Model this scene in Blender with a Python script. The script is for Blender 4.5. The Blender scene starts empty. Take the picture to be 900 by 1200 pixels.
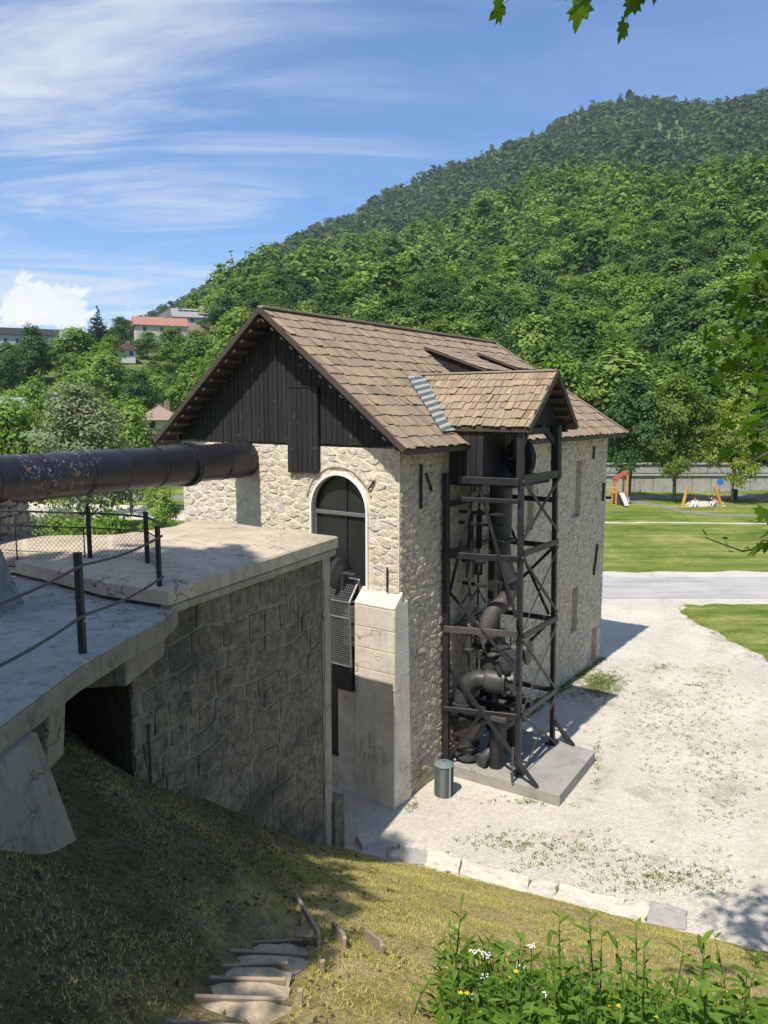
import bpy, bmesh, math, random
import numpy as np
from mathutils import Vector, Matrix

S = bpy.context.scene
C = S.collection
R = math.radians
# ------------------------------------------------------------------ camera, world, sun, exposure
CAM_Z, FPX = 8.5, 900.0
PITCH = math.atan(120 / FPX)
cam_d = bpy.data.cameras.new('camera')
cam_d.sensor_fit = 'VERTICAL'
cam_d.sensor_height = 36.0
cam_d.lens = FPX / 1200 * 36.0
cam_d.clip_start, cam_d.clip_end = 0.1, 9000
cam = bpy.data.objects.new('camera', cam_d)
C.objects.link(cam)
cam.location = (0, 0, CAM_Z)
cam.rotation_euler = (math.pi / 2 - PITCH, 0, 0)
S.camera = cam

SUN_AZ, SUN_EL = 211.6, 60.0            # where the sun stands (compass from +Y, clockwise)
sun_d = bpy.data.lights.new('sun', 'SUN')
sun_d.energy, sun_d.angle, sun_d.color = 4.4, R(0.53), (1.0, 0.95, 0.86)
sun = bpy.data.objects.new('sun', sun_d)
C.objects.link(sun)
to_sun = Vector((math.sin(R(SUN_AZ)) * math.cos(R(SUN_EL)), math.cos(R(SUN_AZ)) * math.cos(R(SUN_EL)), math.sin(R(SUN_EL))))
sun.rotation_euler = to_sun.to_track_quat('Z', 'Y').to_euler()
sun.location = (-20, -30, 60)

S.view_settings.view_transform = 'Standard'
S.view_settings.look = 'None'
S.view_settings.exposure = 0.42
S.view_settings.gamma = 1.0
try:
    S.cycles.max_bounces = 6
    S.cycles.transparent_max_bounces = 6
    S.cycles.use_denoising = True
    S.cycles.caustics_reflective = S.cycles.caustics_refractive = False
except Exception:
    pass

world = bpy.data.worlds.new('World')
S.world = world
world.use_nodes = True


class G:
    """small helper around a node tree"""
    def __init__(s, nt):
        s.t = nt; s.n = nt.nodes; s.l = nt.links

    def node(s, typ, ins=None, **kw):
        n = s.n.new(typ)
        for k, v in kw.items(): setattr(n, k, v)
        for k, v in (ins or {}).items():
            if isinstance(v, bpy.types.NodeSocket): s.l.new(v, n.inputs[k])
            else: n.inputs[k].default_value = v
        return n

    def math(s, op, a, b=0.0, c=None, clamp=False):
        n = s.n.new('ShaderNodeMath'); n.operation = op; n.use_clamp = clamp
        for i, v in enumerate((a, b, c)):
            if v is None: continue
            if isinstance(v, bpy.types.NodeSocket): s.l.new(v, n.inputs[i])
            else: n.inputs[i].default_value = v
        return n.outputs[0]

    def mix(s, f, a, b, blend='MIX'):
        n = s.n.new('ShaderNodeMix'); n.data_type = 'RGBA'; n.blend_type = blend
        for i, v in ((0, f), (6, a), (7, b)):
            if isinstance(v, bpy.types.NodeSocket): s.l.new(v, n.inputs[i])
            else: n.inputs[i].default_value = v if i == 0 or len(v) == 4 else (*v, 1)
        return n.outputs[2]

    def step(s, v, lo, hi):
        n = s.n.new('ShaderNodeMapRange'); n.interpolation_type = 'SMOOTHSTEP'
        s.l.new(v, n.inputs[0]); n.inputs[1].default_value = lo; n.inputs[2].default_value = hi
        return n.outputs[0]

    def ramp(s, v, stops):
        n = s.n.new('ShaderNodeValToRGB'); e = n.color_ramp.elements
        while len(e) < len(stops): e.new(0.5)
        for q, (p, c) in zip(e, stops): q.position = p; q.color = (*c, 1)
        s.l.new(v, n.inputs[0]); return n.outputs[0]

    def noise(s, vec, scale, detail=4, rough=0.55, dist=0.0):
        n = s.n.new('ShaderNodeTexNoise')
        n.inputs['Scale'].default_value = scale; n.inputs['Detail'].default_value = detail
        n.inputs['Roughness'].default_value = rough; n.inputs['Distortion'].default_value = dist
        if vec is not None: s.l.new(vec, n.inputs['Vector'])
        return n.outputs[0]

    def mapping(s, vec, scale=(1, 1, 1), rot=(0, 0, 0), loc=(0, 0, 0)):
        n = s.n.new('ShaderNodeMapping'); s.l.new(vec, n.inputs[0])
        n.inputs['Scale'].default_value = scale; n.inputs['Rotation'].default_value = rot; n.inputs['Location'].default_value = loc
        return n.outputs[0]


def make_sky():
    g = G(world.node_tree)
    g.n.clear()
    sky = g.node('ShaderNodeTexSky', sky_type='NISHITA', sun_disc=False, sun_elevation=R(SUN_EL), sun_rotation=R(SUN_AZ), altitude=600.0, air_density=1.0, dust_density=0.6, ozone_density=2.2)
    tc = g.node('ShaderNodeTexCoord')
    d = tc.outputs['Generated']
    sp = g.node('ShaderNodeSeparateXYZ', {0: d})
    z = g.math('MAXIMUM', sp.outputs[2], 0.0)
    den = g.math('ADD', z, 0.10)
    u_ = g.math('DIVIDE', sp.outputs[0], den); v_ = g.math('DIVIDE', sp.outputs[1], den)
    uv = g.node('ShaderNodeCombineXYZ', {0: u_, 1: v_}).outputs[0]
    m1 = g.mapping(uv, (0.42, 1.0, 1), (0, 0, R(14)), (3.1, 0.4, 0))
    n1 = g.noise(m1, 1.25, 9, 0.64, 1.6)
    m2 = g.mapping(uv, (0.5, 0.5, 1), (0, 0, 0.5), (0.2, 2.3, 0))
    n2 = g.noise(m2, 0.9, 3, 0.5)
    # more cirrus towards the left of the view (west), as a broad change over the whole sky
    west = g.step(g.math('ADD', g.math('MULTIPLY', sp.outputs[0], -1.0), 0.0), -0.35, 0.42)
    thin = g.math('MULTIPLY', g.step(g.math('ADD', n1, g.math('MULTIPLY', n2, 0.5)), 0.60, 0.98), g.math('ADD', g.math('MULTIPLY', west, 1.0), 0.12))
    lowh = g.math('MULTIPLY', g.math('SUBTRACT', 1.0, g.step(sp.outputs[2], 0.02, 0.26)), 0.42)
    lowh = g.math('MULTIPLY', lowh, g.math('ADD', g.math('MULTIPLY', west, 0.8), 0.2))
    f1 = g.math('MAXIMUM', thin, lowh, clamp=True)
    # cumulus low in the west
    c0 = Vector((math.sin(R(-23.0)), math.cos(R(-23.0)), math.tan(R(6.9)))).normalized()
    dist = g.node('ShaderNodeVectorMath', {0: g.mapping(d, (1, 1, 2.0)), 1: (c0.x, c0.y, c0.z * 2.0)}, operation='DISTANCE').outputs['Value']
    n3 = g.noise(d, 24.0, 6, 0.6, 0.2)
    n4 = g.noise(d, 7.0, 2, 0.5)
    bank = g.math('SUBTRACT', 1.0, g.step(g.math('ABSOLUTE', g.math('SUBTRACT', sp.outputs[2], 0.085)), 0.02, 0.06))
    cum_far = g.math('MULTIPLY', g.step(g.math('ADD', g.math('MULTIPLY', n3, 0.6), g.math('MULTIPLY', n4, 0.6)), 0.63, 0.70), bank)
    cum_near = g.step(g.math('ADD', g.math('MULTIPLY', dist, -7.6), n3), 0.05, 0.15)
    cum = g.math('MAXIMUM', cum_near, g.math('MULTIPLY', cum_far, 0.7), clamp=True)
    blue = g.mix(1.0, sky.outputs[0], (0.66, 0.95, 1.20), 'MULTIPLY')
    col = g.mix(g.math('MULTIPLY', f1, 0.88), blue, (5.7, 5.9, 6.1))
    shade = g.mix(n3, (5.0, 5.4, 6.0), (8.6, 8.6, 8.4))
    col = g.mix(g.math('MULTIPLY', cum, 0.9), col, shade)
    bg = g.node('ShaderNodeBackground', {'Color': col, 'Strength': 0.115})
    out = g.node('ShaderNodeOutputWorld', {0: bg.outputs[0]})


make_sky()

# ------------------------------------------------------------------ measuring helpers
PS, PC = math.sin(PITCH), math.cos(PITCH)


def ray(px, py):
    x, d = (px - 450) / FPX, (py - 600) / FPX
    return Vector((x, PC - d * PS, -PS - d * PC))


EYE = Vector((0, 0, CAM_Z))


def atz(px, py, z): r = ray(px, py); return EYE + r * ((z - CAM_Z) / r.z)
def aty(px, py, y): r = ray(px, py); return EYE + r * (y / r.y)
def atr(px, py, rr): r = ray(px, py); return EYE + r * (rr / math.hypot(r.x, r.y))
def onplane(px, py, p0, n): r = ray(px, py); return EYE + r * ((p0 - EYE).dot(n) / r.dot(n))


def proj(p):
    x, y, z = p[0], p[1], p[2] - CAM_Z
    f = y * PC - z * PS; up = y * PS + z * PC
    return 450 + FPX * x / max(f, 1e-3), 600 - FPX * up / max(f, 1e-3)


# building frame: s leftwards along the gable, t along the side wall, z up
B0 = Vector((0.26, 15.61, 0)); U = (Vector((7.51, 25.71, 0)) - B0).normalized(); V = Vector((-U.y, U.x, 0))
BL, BW = 12.3, 6.72


def W(s, t, z): return B0 + V * s + U * t + Vector((0, 0, z))


# ------------------------------------------------------------------ materials
MATS = {}


def newmat(name):
    m = bpy.data.materials.new(name); m.use_nodes = True
    g = G(m.node_tree); g.n.clear(); MATS[name] = m
    return m, g


def finish(g, col, rough=0.8, bump=None, bstr=0.3, bdist=0.02, metal=0.0, spec=0.4):
    p = g.node('ShaderNodeBsdfPrincipled')
    for k, v in (('Base Color', col), ('Roughness', rough), ('Metallic', metal), ('Specular IOR Level', spec)):
        if isinstance(v, bpy.types.NodeSocket): g.l.new(v, p.inputs[k])
        else: p.inputs[k].default_value = (*v, 1) if k == 'Base Color' else v
    if bump is not None:
        b = g.node('ShaderNodeBump', {'Height': bump, 'Strength': bstr, 'Distance': bdist}); g.l.new(b.outputs[0], p.inputs['Normal'])
    g.node('ShaderNodeOutputMaterial', {0: p.outputs[0]})


def rnd(g):
    """one random number per piece, for single objects and for joined pieces alike"""
    o = g.node('ShaderNodeObjectInfo').outputs['Random']
    i = g.node('ShaderNodeNewGeometry').outputs['Random Per Island']
    return g.math('FRACT', g.math('ADD', g.math('MULTIPLY', o, 7.31), i))


def pos(g): return g.node('ShaderNodeNewGeometry').outputs['Position']


def m_plain(name, col, rough=0.7, var=0.25, scale=6.0, metal=0.0, bstr=0.15, spec=0.4):
    m, g = newmat(name); p = pos(g)
    n = g.noise(p, scale, 5, 0.6); f = g.noise(p, scale * 9, 3, 0.6)
    v = g.math('ADD', g.math('MULTIPLY', n, 0.7), g.math('MULTIPLY', f, 0.3))
    c = g.ramp(v, [(0.25, tuple(x * (1 - var) for x in col)), (0.75, tuple(min(1, x * (1 + var)) for x in col))])
    finish(g, c, rough, f, bstr, 0.01, metal, spec); return m


def m_stone(name, cols, tone=0.25, stain=None, smear=None, rough=0.9, bumpd=0.03, bs=0.55):
    m, g = newmat(name); p = pos(g); r = rnd(g)
    base = g.ramp(r, [(i / max(1, len(cols) - 1), c) for i, c in enumerate(cols)])
    n = g.noise(p, 7.0, 6, 0.62, 0.3); f = g.noise(p, 38.0, 4, 0.6)
    v = g.math('ADD', g.math('MULTIPLY', n, 0.6), g.math('MULTIPLY', f, 0.4))
    k = g.ramp(v, [(0.28, (1 - tone * 1.5,) * 3), (0.5, (1, 1, 1)), (0.72, (1 + tone,) * 3)])
    if smear:
        sm = g.noise(p, 2.6, 6, 0.68, 0.6)
        base = g.mix(g.math('MULTIPLY', g.step(sm, 0.40, 0.54), 0.9), base, smear)
    c = g.mix(1.0, base, k, 'MULTIPLY')
    if stain:
        big = g.noise(p, 0.55, 5, 0.6, 0.5)
        c = g.mix(g.math('MULTIPLY', g.step(big, 0.47, 0.66), stain[1]), c, stain[0])
        spk = g.noise(p, 3.2, 5, 0.7)
        c = g.mix(g.math('MULTIPLY', g.step(spk, 0.56, 0.70), stain[1] * 0.8), c, tuple(x * 0.6 for x in stain[0]))
        pale = g.noise(p, 2.1, 6, 0.72, 0.8)
        c = g.mix(g.math('MULTIPLY', g.step(pale, 0.60, 0.70), 0.35), c, (0.36, 0.35, 0.30))
    finish(g, c, rough, v, bs, bumpd); return m


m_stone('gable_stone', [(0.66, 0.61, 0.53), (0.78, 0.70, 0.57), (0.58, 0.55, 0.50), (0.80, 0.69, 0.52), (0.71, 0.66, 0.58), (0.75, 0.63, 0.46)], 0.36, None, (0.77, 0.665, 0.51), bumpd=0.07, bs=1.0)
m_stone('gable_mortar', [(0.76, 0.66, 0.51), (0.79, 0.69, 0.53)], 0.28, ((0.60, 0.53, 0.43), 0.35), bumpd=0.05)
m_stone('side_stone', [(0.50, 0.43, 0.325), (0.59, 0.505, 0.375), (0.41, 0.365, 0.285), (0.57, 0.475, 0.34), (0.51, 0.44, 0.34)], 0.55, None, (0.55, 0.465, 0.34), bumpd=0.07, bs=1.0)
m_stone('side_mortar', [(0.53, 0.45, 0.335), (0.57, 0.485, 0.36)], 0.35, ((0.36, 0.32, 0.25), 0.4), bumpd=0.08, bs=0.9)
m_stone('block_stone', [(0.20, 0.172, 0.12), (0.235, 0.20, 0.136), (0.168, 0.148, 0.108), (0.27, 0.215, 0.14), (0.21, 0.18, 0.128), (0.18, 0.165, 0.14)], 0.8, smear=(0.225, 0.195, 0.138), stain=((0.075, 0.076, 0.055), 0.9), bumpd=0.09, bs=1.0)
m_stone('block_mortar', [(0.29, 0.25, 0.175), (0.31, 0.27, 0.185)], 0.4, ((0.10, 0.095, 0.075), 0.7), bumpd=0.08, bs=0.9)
m_stone('pier_stone', [(0.30, 0.26, 0.22), (0.36, 0.32, 0.27), (0.24, 0.21, 0.18)], 0.45, ((0.15, 0.12, 0.10), 0.5), bumpd=0.05)
m_stone('kerb_stone', [(0.58, 0.52, 0.42), (0.64, 0.57, 0.46), (0.54, 0.49, 0.41)], 0.30, bumpd=0.02)
m_stone('kerb_grey', [(0.36, 0.34, 0.30), (0.38, 0.36, 0.33)], 0.22, bumpd=0.015)


def m_concrete(name, col, stain, bands=False, moss=0.0, streak=0.35):
    m, g = newmat(name); p = pos(g)
    n = g.noise(p, 1.6, 6, 0.62, 0.4); f = g.noise(p, 45.0, 3, 0.6); md = g.noise(p, 7, 5, 0.65)
    c = g.ramp(n, [(0.3, tuple(x * 0.80 for x in col)), (0.7, tuple(x * 1.15 for x in col))])
    st = g.noise(g.mapping(p, (5.0, 5.0, 0.45)), 1.2, 5, 0.65, 0.3)
    c = g.mix(g.math('MULTIPLY', g.step(st, 0.50, 0.72), streak), c, stain)
    c = g.mix(g.math('MULTIPLY', g.step(md, 0.55, 0.7), 0.35), c, tuple(x * 0.7 for x in stain))
    c = g.mix(0.25, c, g.ramp(f, [(0.3, (0.3, 0.3, 0.3)), (0.7, (1, 1, 1))]), 'MULTIPLY')
    if moss:
        mo = g.noise(p, 3.0, 6, 0.7)
        c = g.mix(g.math('MULTIPLY', g.step(mo, 0.52, 0.68), moss), c, (0.07, 0.075, 0.045))
    wp = g.node('ShaderNodeVectorMath', {0: p, 1: g.node('ShaderNodeTexNoise', {'Vector': p, 'Scale': 2.2, 'Detail': 4.0}).outputs['Color']}, operation='ADD').outputs[0]
    ck = g.node('ShaderNodeTexVoronoi', {'Vector': wp, 'Scale': 0.55}, feature='DISTANCE_TO_EDGE').outputs['Distance']
    ck = g.math('MULTIPLY', g.math('SUBTRACT', 1.0, g.step(ck, 0.0, 0.011)), g.step(g.noise(p, 0.9, 2), 0.42, 0.6))
    c = g.mix(g.math('MULTIPLY', ck, 0.75), c, (0.05, 0.045, 0.04))
    pit = g.noise(p, 16.0, 3, 0.6)
    c = g.mix(g.math('MULTIPLY', g.step(pit, 0.66, 0.72), 0.5), c, tuple(x * 0.5 for x in stain))
    b = g.math('SUBTRACT', g.math('ADD', g.math('MULTIPLY', f, 0.5), g.math('MULTIPLY', md, 0.9)), g.math('MULTIPLY', ck, 0.6))
    if bands:
        sp = g.node('ShaderNodeSeparateXYZ', {0: p}).outputs[2]
        fr = g.math('FRACT', g.math('DIVIDE', sp, 0.46))
        ln = g.math('SUBTRACT', 1.0, g.step(g.math('ABSOLUTE', g.math('SUBTRACT', fr, 0.5)), 0.0, 0.045))
        b = g.math('SUBTRACT', b, g.math('MULTIPLY', ln, 0.9))
    finish(g, c, 0.88, b, 0.45, 0.02); return m


m_concrete('slab_concrete', (0.58, 0.48, 0.345), (0.30, 0.235, 0.16), streak=0.45, moss=0.18)
m_concrete('deck_concrete', (0.42, 0.39, 0.35), (0.16, 0.15, 0.135), streak=0.6, moss=0.12)
m_concrete('edge_concrete', (0.30, 0.265, 0.20), (0.11, 0.10, 0.075), moss=0.55, streak=0.6)
m_concrete('cornice_concrete', (0.40, 0.36, 0.27), (0.22, 0.19, 0.14), streak=0.5)
m_concrete('pillar_concrete', (0.78, 0.70, 0.57), (0.44, 0.36, 0.26), bands=True, streak=0.40)
m_concrete('pad_concrete', (0.36, 0.34, 0.30), (0.22, 0.20, 0.18), streak=0.2)
m_concrete('pier_concrete', (0.30, 0.27, 0.21), (0.12, 0.11, 0.08), moss=0.5, streak=0.6)
m_concrete('wall_concrete', (0.46, 0.44, 0.39), (0.22, 0.21, 0.19), streak=0.5)


def m_wood(name, c0, c1, along=(1, 1, 0.08), scale=9.0, rough=0.85, knots=False, grey=None):
    m, g = newmat(name); r = rnd(g); tc = pos(g)
    n = g.noise(g.mapping(tc, along), scale, 5, 0.6, 0.4)
    c = g.mix(n, c0, c1)
    c = g.mix(1.0, c, g.ramp(r, [(0.0, (0.70, 0.68, 0.66)), (0.25, (0.92, 0.92, 0.92)), (0.7, (1.04, 1.02, 1.0)), (1.0, (1.25, 1.20, 1.14))]), 'MULTIPLY')
    if grey:
        wn = g.noise(tc, 1.1, 6, 0.65, 0.5); wf = g.noise(tc, 16.0, 4, 0.7)
        c = g.mix(g.math('MULTIPLY', g.step(wn, 0.45, 0.62), 0.5), c, grey)
        c = g.mix(g.math('MULTIPLY', g.step(wf, 0.52, 0.68), 0.45), c, tuple(x * 0.55 for x in c0))
    if knots:
        k = g.noise(tc, 7.0, 2, 0.5)
        c = g.mix(g.math('MULTIPLY', g.step(k, 0.66, 0.74), 0.5), c, (0.16, 0.13, 0.10))
    finish(g, c, rough, n, 0.35, 0.01); return m


m_wood('black_board', (0.010, 0.009, 0.009), (0.034, 0.030, 0.029), (6, 6, 0.5), 3.0, knots=True)
m_wood('shingle_wood', (0.245, 0.178, 0.112), (0.40, 0.298, 0.192), (2.5, 2.5, 2.5), 5.0, 0.9, False, (0.29, 0.235, 0.175))
m_wood('under_wood', (0.05, 0.04, 0.033), (0.11, 0.085, 0.065), (2, 2, 2), 3.0)
m_wood('tower_timber', (0.016, 0.015, 0.015), (0.045, 0.042, 0.040), (4, 4, 0.6), 4.0, 0.6)
m_wood('pale_timber', (0.26, 0.21, 0.16), (0.48, 0.40, 0.31), (3, 3, 3), 4.0)
m_wood('step_timber', (0.26, 0.21, 0.15), (0.44, 0.36, 0.27), (3, 3, 3), 5.0)
m_wood('bark', (0.05, 0.04, 0.03), (0.13, 0.11, 0.085), (3, 3, 0.6), 5.0)
m_plain('window_dark', (0.030, 0.030, 0.032), 0.25, 0.3, 1.5, spec=0.5)
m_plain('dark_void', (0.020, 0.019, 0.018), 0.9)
m_plain('grey_metal', (0.20, 0.20, 0.20), 0.5, 0.25, 8, 0.3)
m_plain('white_trim', (0.84, 0.82, 0.77), 0.8, 0.08, 8)
m_plain('mesh_metal', (0.16, 0.16, 0.16), 0.5, 0.2, 8, 0.4)
m_plain('rail_metal', (0.016, 0.016, 0.017), 0.5, 0.4, 20, 0.0, 0.2)
m_plain('cable_metal', (0.085, 0.080, 0.072), 0.6, 0.3, 20)
m_plain('bin_metal', (0.13, 0.155, 0.145), 0.5, 0.25, 30, 0.3)
m_plain('bin_lid', (0.20, 0.25, 0.235), 0.45, 0.2, 20, 0.2)
m_plain('iron_tie', (0.025, 0.023, 0.022), 0.6)
m_plain('galvanised', (0.40, 0.41, 0.42), 0.4, 0.15, 20, 0.5)
m_plain('orange_paint', (0.60, 0.29, 0.05), 0.5, 0.12, 4)
m_plain('red_paint', (0.32, 0.08, 0.06), 0.5, 0.12, 4)
m_plain('purple_paint', (0.08, 0.05, 0.08), 0.5)
m_plain('blue_paint', (0.03, 0.16, 0.65), 0.4)
m_plain('white_paint', (0.72, 0.71, 0.68), 0.6, 0.08)
m_plain('cream_paint', (0.60, 0.54, 0.42), 0.8, 0.1)
m_plain('grey_render', (0.42, 0.42, 0.42), 0.8, 0.1)
m_plain('roof_red', (0.36, 0.17, 0.12), 0.8, 0.3, 3)
m_plain('roof_pink', (0.33, 0.22, 0.18), 0.8, 0.25, 3)
m_plain('roof_grey', (0.28, 0.27, 0.26), 0.8, 0.2, 3)
m_plain('roof_dark', (0.10, 0.095, 0.095), 0.7, 0.2, 3)
m_plain('roof_brown', (0.20, 0.13, 0.10), 0.8, 0.25, 3)
m_plain('solar_blue', (0.03, 0.05, 0.12), 0.25)
m_plain('skin', (0.45, 0.28, 0.21), 0.6, 0.05)
m_plain('white_cloth', (0.70, 0.70, 0.70), 0.9, 0.06)
m_plain('dark_cloth', (0.03, 0.03, 0.035), 0.9)
m_plain('pink_cloth', (0.50, 0.25, 0.25), 0.9)
m_plain('hair', (0.03, 0.02, 0.015), 0.7)
m_plain('dark_asphalt', (0.20, 0.195, 0.19), 0.9, 0.2, 1.5)
m_plain('sand', (0.60, 0.52, 0.40), 0.95, 0.1, 3)
m_plain('tread_gravel', (0.46, 0.37, 0.25), 0.95, 0.5, 12, bstr=0.8)
m_plain('petal_yellow', (0.80, 0.60, 0.02), 0.6, 0.1)
m_plain('petal_white', (0.78, 0.78, 0.70), 0.7, 0.1)
m_plain('pebble', (0.52, 0.49, 0.43), 0.9, 0.3, 20)


def m_black_iron(name, col=(0.030, 0.030, 0.033), rust=0.12, rough=0.42, marks=False):
    m, g = newmat(name); p = pos(g)
    n = g.noise(p, 2.4, 6, 0.65, 0.4); f = g.noise(p, 24.0, 5, 0.65)
    c = g.ramp(n, [(0.3, tuple(x * 0.65 for x in col)), (0.7, tuple(x * 1.5 for x in col))])
    rs = g.noise(p, 4.6, 6, 0.75, 0.5)
    c = g.mix(g.step(rs, 0.74 - rust, 0.84 - rust), c, g.mix(f, (0.13, 0.055, 0.03), (0.32, 0.14, 0.075)))
    dust = g.noise(p, 11.0, 6, 0.75)
    c = g.mix(g.math('MULTIPLY', g.step(dust, 0.58, 0.78), 0.16), c, (0.17, 0.16, 0.15))
    if marks:          # old paint marks and chips, only on the weathered stretch near the stone pier
        w0 = atr(62, 545, 14.7)
        dd = g.node('ShaderNodeVectorMath', {0: g.mapping(p, (1, 1, 1.6)), 1: (w0.x, w0.y, w0.z * 1.6)}, operation='DISTANCE').outputs['Value']
        zone = g.math('SUBTRACT', 1.0, g.step(dd, 0.5, 1.15))
        k = g.noise(p, 9.0, 5, 0.7, 1.4)
        c = g.mix(g.math('MULTIPLY', g.step(k, 0.60, 0.63), zone), c, (0.30, 0.29, 0.29))
        k2 = g.noise(g.mapping(p, loc=(4, 2, 7)), 7.0, 5, 0.7, 0.6)
        c = g.mix(g.math('MULTIPLY', g.step(k2, 0.60, 0.63), zone), c, (0.20, 0.095, 0.06))
    rg = g.math('ADD', rough - 0.08, g.math('MULTIPLY', f, 0.25))
    finish(g, c, rg, g.math('ADD', n, g.math('MULTIPLY', f, 0.3)), 0.25, 0.012, 0.0, 0.5); return m


m_black_iron('pipe_iron', (0.017, 0.017, 0.021), -0.08, 0.36, True)
m_black_iron('frame_iron', (0.022, 0.022, 0.025), -0.02, 0.42)
m_black_iron('pump_iron', (0.048, 0.047, 0.047), -0.01, 0.40)
m_black_iron('rusty_iron', (0.07, 0.062, 0.058), 0.17, 0.6)


def m_flashing():
    m, g = newmat('flashing_metal'); p = pos(g)
    w = g.node('ShaderNodeTexWave', {'Vector': g.mapping(p, (1, 1, 1), (0.3, 0.4, 0.6)), 'Scale': 4.2, 'Distortion': 0.4, 'Detail': 1.0}).outputs[1]
    c = g.ramp(w, [(0.3, (0.13, 0.16, 0.17)), (0.62, (0.20, 0.23, 0.24)), (0.70, (0.60, 0.58, 0.42)), (0.9, (0.50, 0.50, 0.42))])
    finish(g, c, 0.4, w, 0.4, 0.02, 0.2)


m_flashing()


def m_leaf(name, cols, trans=0.35, gloss=0.0, patch=0.6):
    m, g = newmat(name); p = pos(g)
    isl = g.node('ShaderNodeNewGeometry').outputs['Random Per Island']
    ob = g.node('ShaderNodeObjectInfo').outputs['Random']
    at = g.node('ShaderNodeAttribute', attribute_name='tint').outputs['Fac']
    tree = g.math('FRACT', g.math('ADD', g.math('MULTIPLY', ob, 5.77), at))
    n = g.noise(p, patch, 3, 0.5)
    v = g.math('ADD', g.math('MULTIPLY', tree, 0.66), g.math('ADD', g.math('MULTIPLY', isl, 0.20), g.math('MULTIPLY', n, 0.22)))
    c = g.ramp(v, [(0.12 + 0.8 * i / max(1, len(cols) - 1), x) for i, x in enumerate(cols)])
    d = g.node('ShaderNodeBsdfDiffuse', {'Color': c})
    tcol = g.mix(1.0, c, (1.2, 1.3, 0.6), 'MULTIPLY')
    t = g.node('ShaderNodeBsdfTranslucent', {'Color': tcol})
    mx = g.node('ShaderNodeMixShader', {0: trans, 1: d.outputs[0], 2: t.outputs[0]})
    gl = g.node('ShaderNodeBsdfGlossy', {'Color': (0.9, 0.95, 1.0, 1), 'Roughness': 0.42})
    m2 = g.node('ShaderNodeMixShader', {0: gloss, 1: mx.outputs[0], 2: gl.outputs[0]})
    g.node('ShaderNodeOutputMaterial', {0: m2.outputs[0]})
    return m


m_leaf('leaf_forest', [(0.066, 0.125, 0.040), (0.120, 0.200, 0.048), (0.185, 0.275, 0.060), (0.255, 0.345, 0.080)], 0.3, 0.0, 0.25)
m_leaf('leaf_far', [(0.045, 0.085, 0.034), (0.078, 0.135, 0.050), (0.125, 0.19, 0.065)], 0.25, 0.0, 0.05)
m_leaf('leaf_bright', [(0.12, 0.20, 0.036), (0.19, 0.285, 0.050), (0.26, 0.35, 0.075)], 0.35, 0.01)
m_leaf('leaf_dark', [(0.045, 0.095, 0.032), (0.078, 0.145, 0.042), (0.12, 0.19, 0.056)], 0.3, 0.01)
m_leaf('leaf_silver', [(0.15, 0.20, 0.09), (0.22, 0.27, 0.14), (0.30, 0.35, 0.22)], 0.3, 0.01)
m_leaf('leaf_yellow', [(0.12, 0.19, 0.030), (0.22, 0.28, 0.042), (0.34, 0.39, 0.065)], 0.35, 0.01, 1.2)
m_leaf('leaf_conifer', [(0.016, 0.032, 0.013), (0.028, 0.05, 0.02), (0.04, 0.066, 0.026)], 0.1, 0.03)
m_leaf('leaf_maple', [(0.050, 0.11, 0.014), (0.095, 0.17, 0.020), (0.14, 0.22, 0.030)], 0.5, 0.0)
m_leaf('leaf_weed', [(0.085, 0.165, 0.026), (0.14, 0.235, 0.036), (0.21, 0.31, 0.060)], 0.4, 0.0)
m_leaf('blade_grass', [(0.17, 0.23, 0.04), (0.34, 0.34, 0.075), (0.56, 0.47, 0.17), (0.68, 0.56, 0.26)], 0.3, 0.0, 1.1)
m_leaf('blade_green', [(0.10, 0.155, 0.028), (0.15, 0.20, 0.040), (0.24, 0.27, 0.07)], 0.3, 0.0, 1.1)
m_leaf('dead_leaf', [(0.06, 0.045, 0.03), (0.12, 0.085, 0.05), (0.22, 0.16, 0.10)], 0.1, 0.0)
m_leaf('stem_green', [(0.07, 0.12, 0.03), (0.12, 0.17, 0.05)], 0.1, 0.05)


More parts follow.
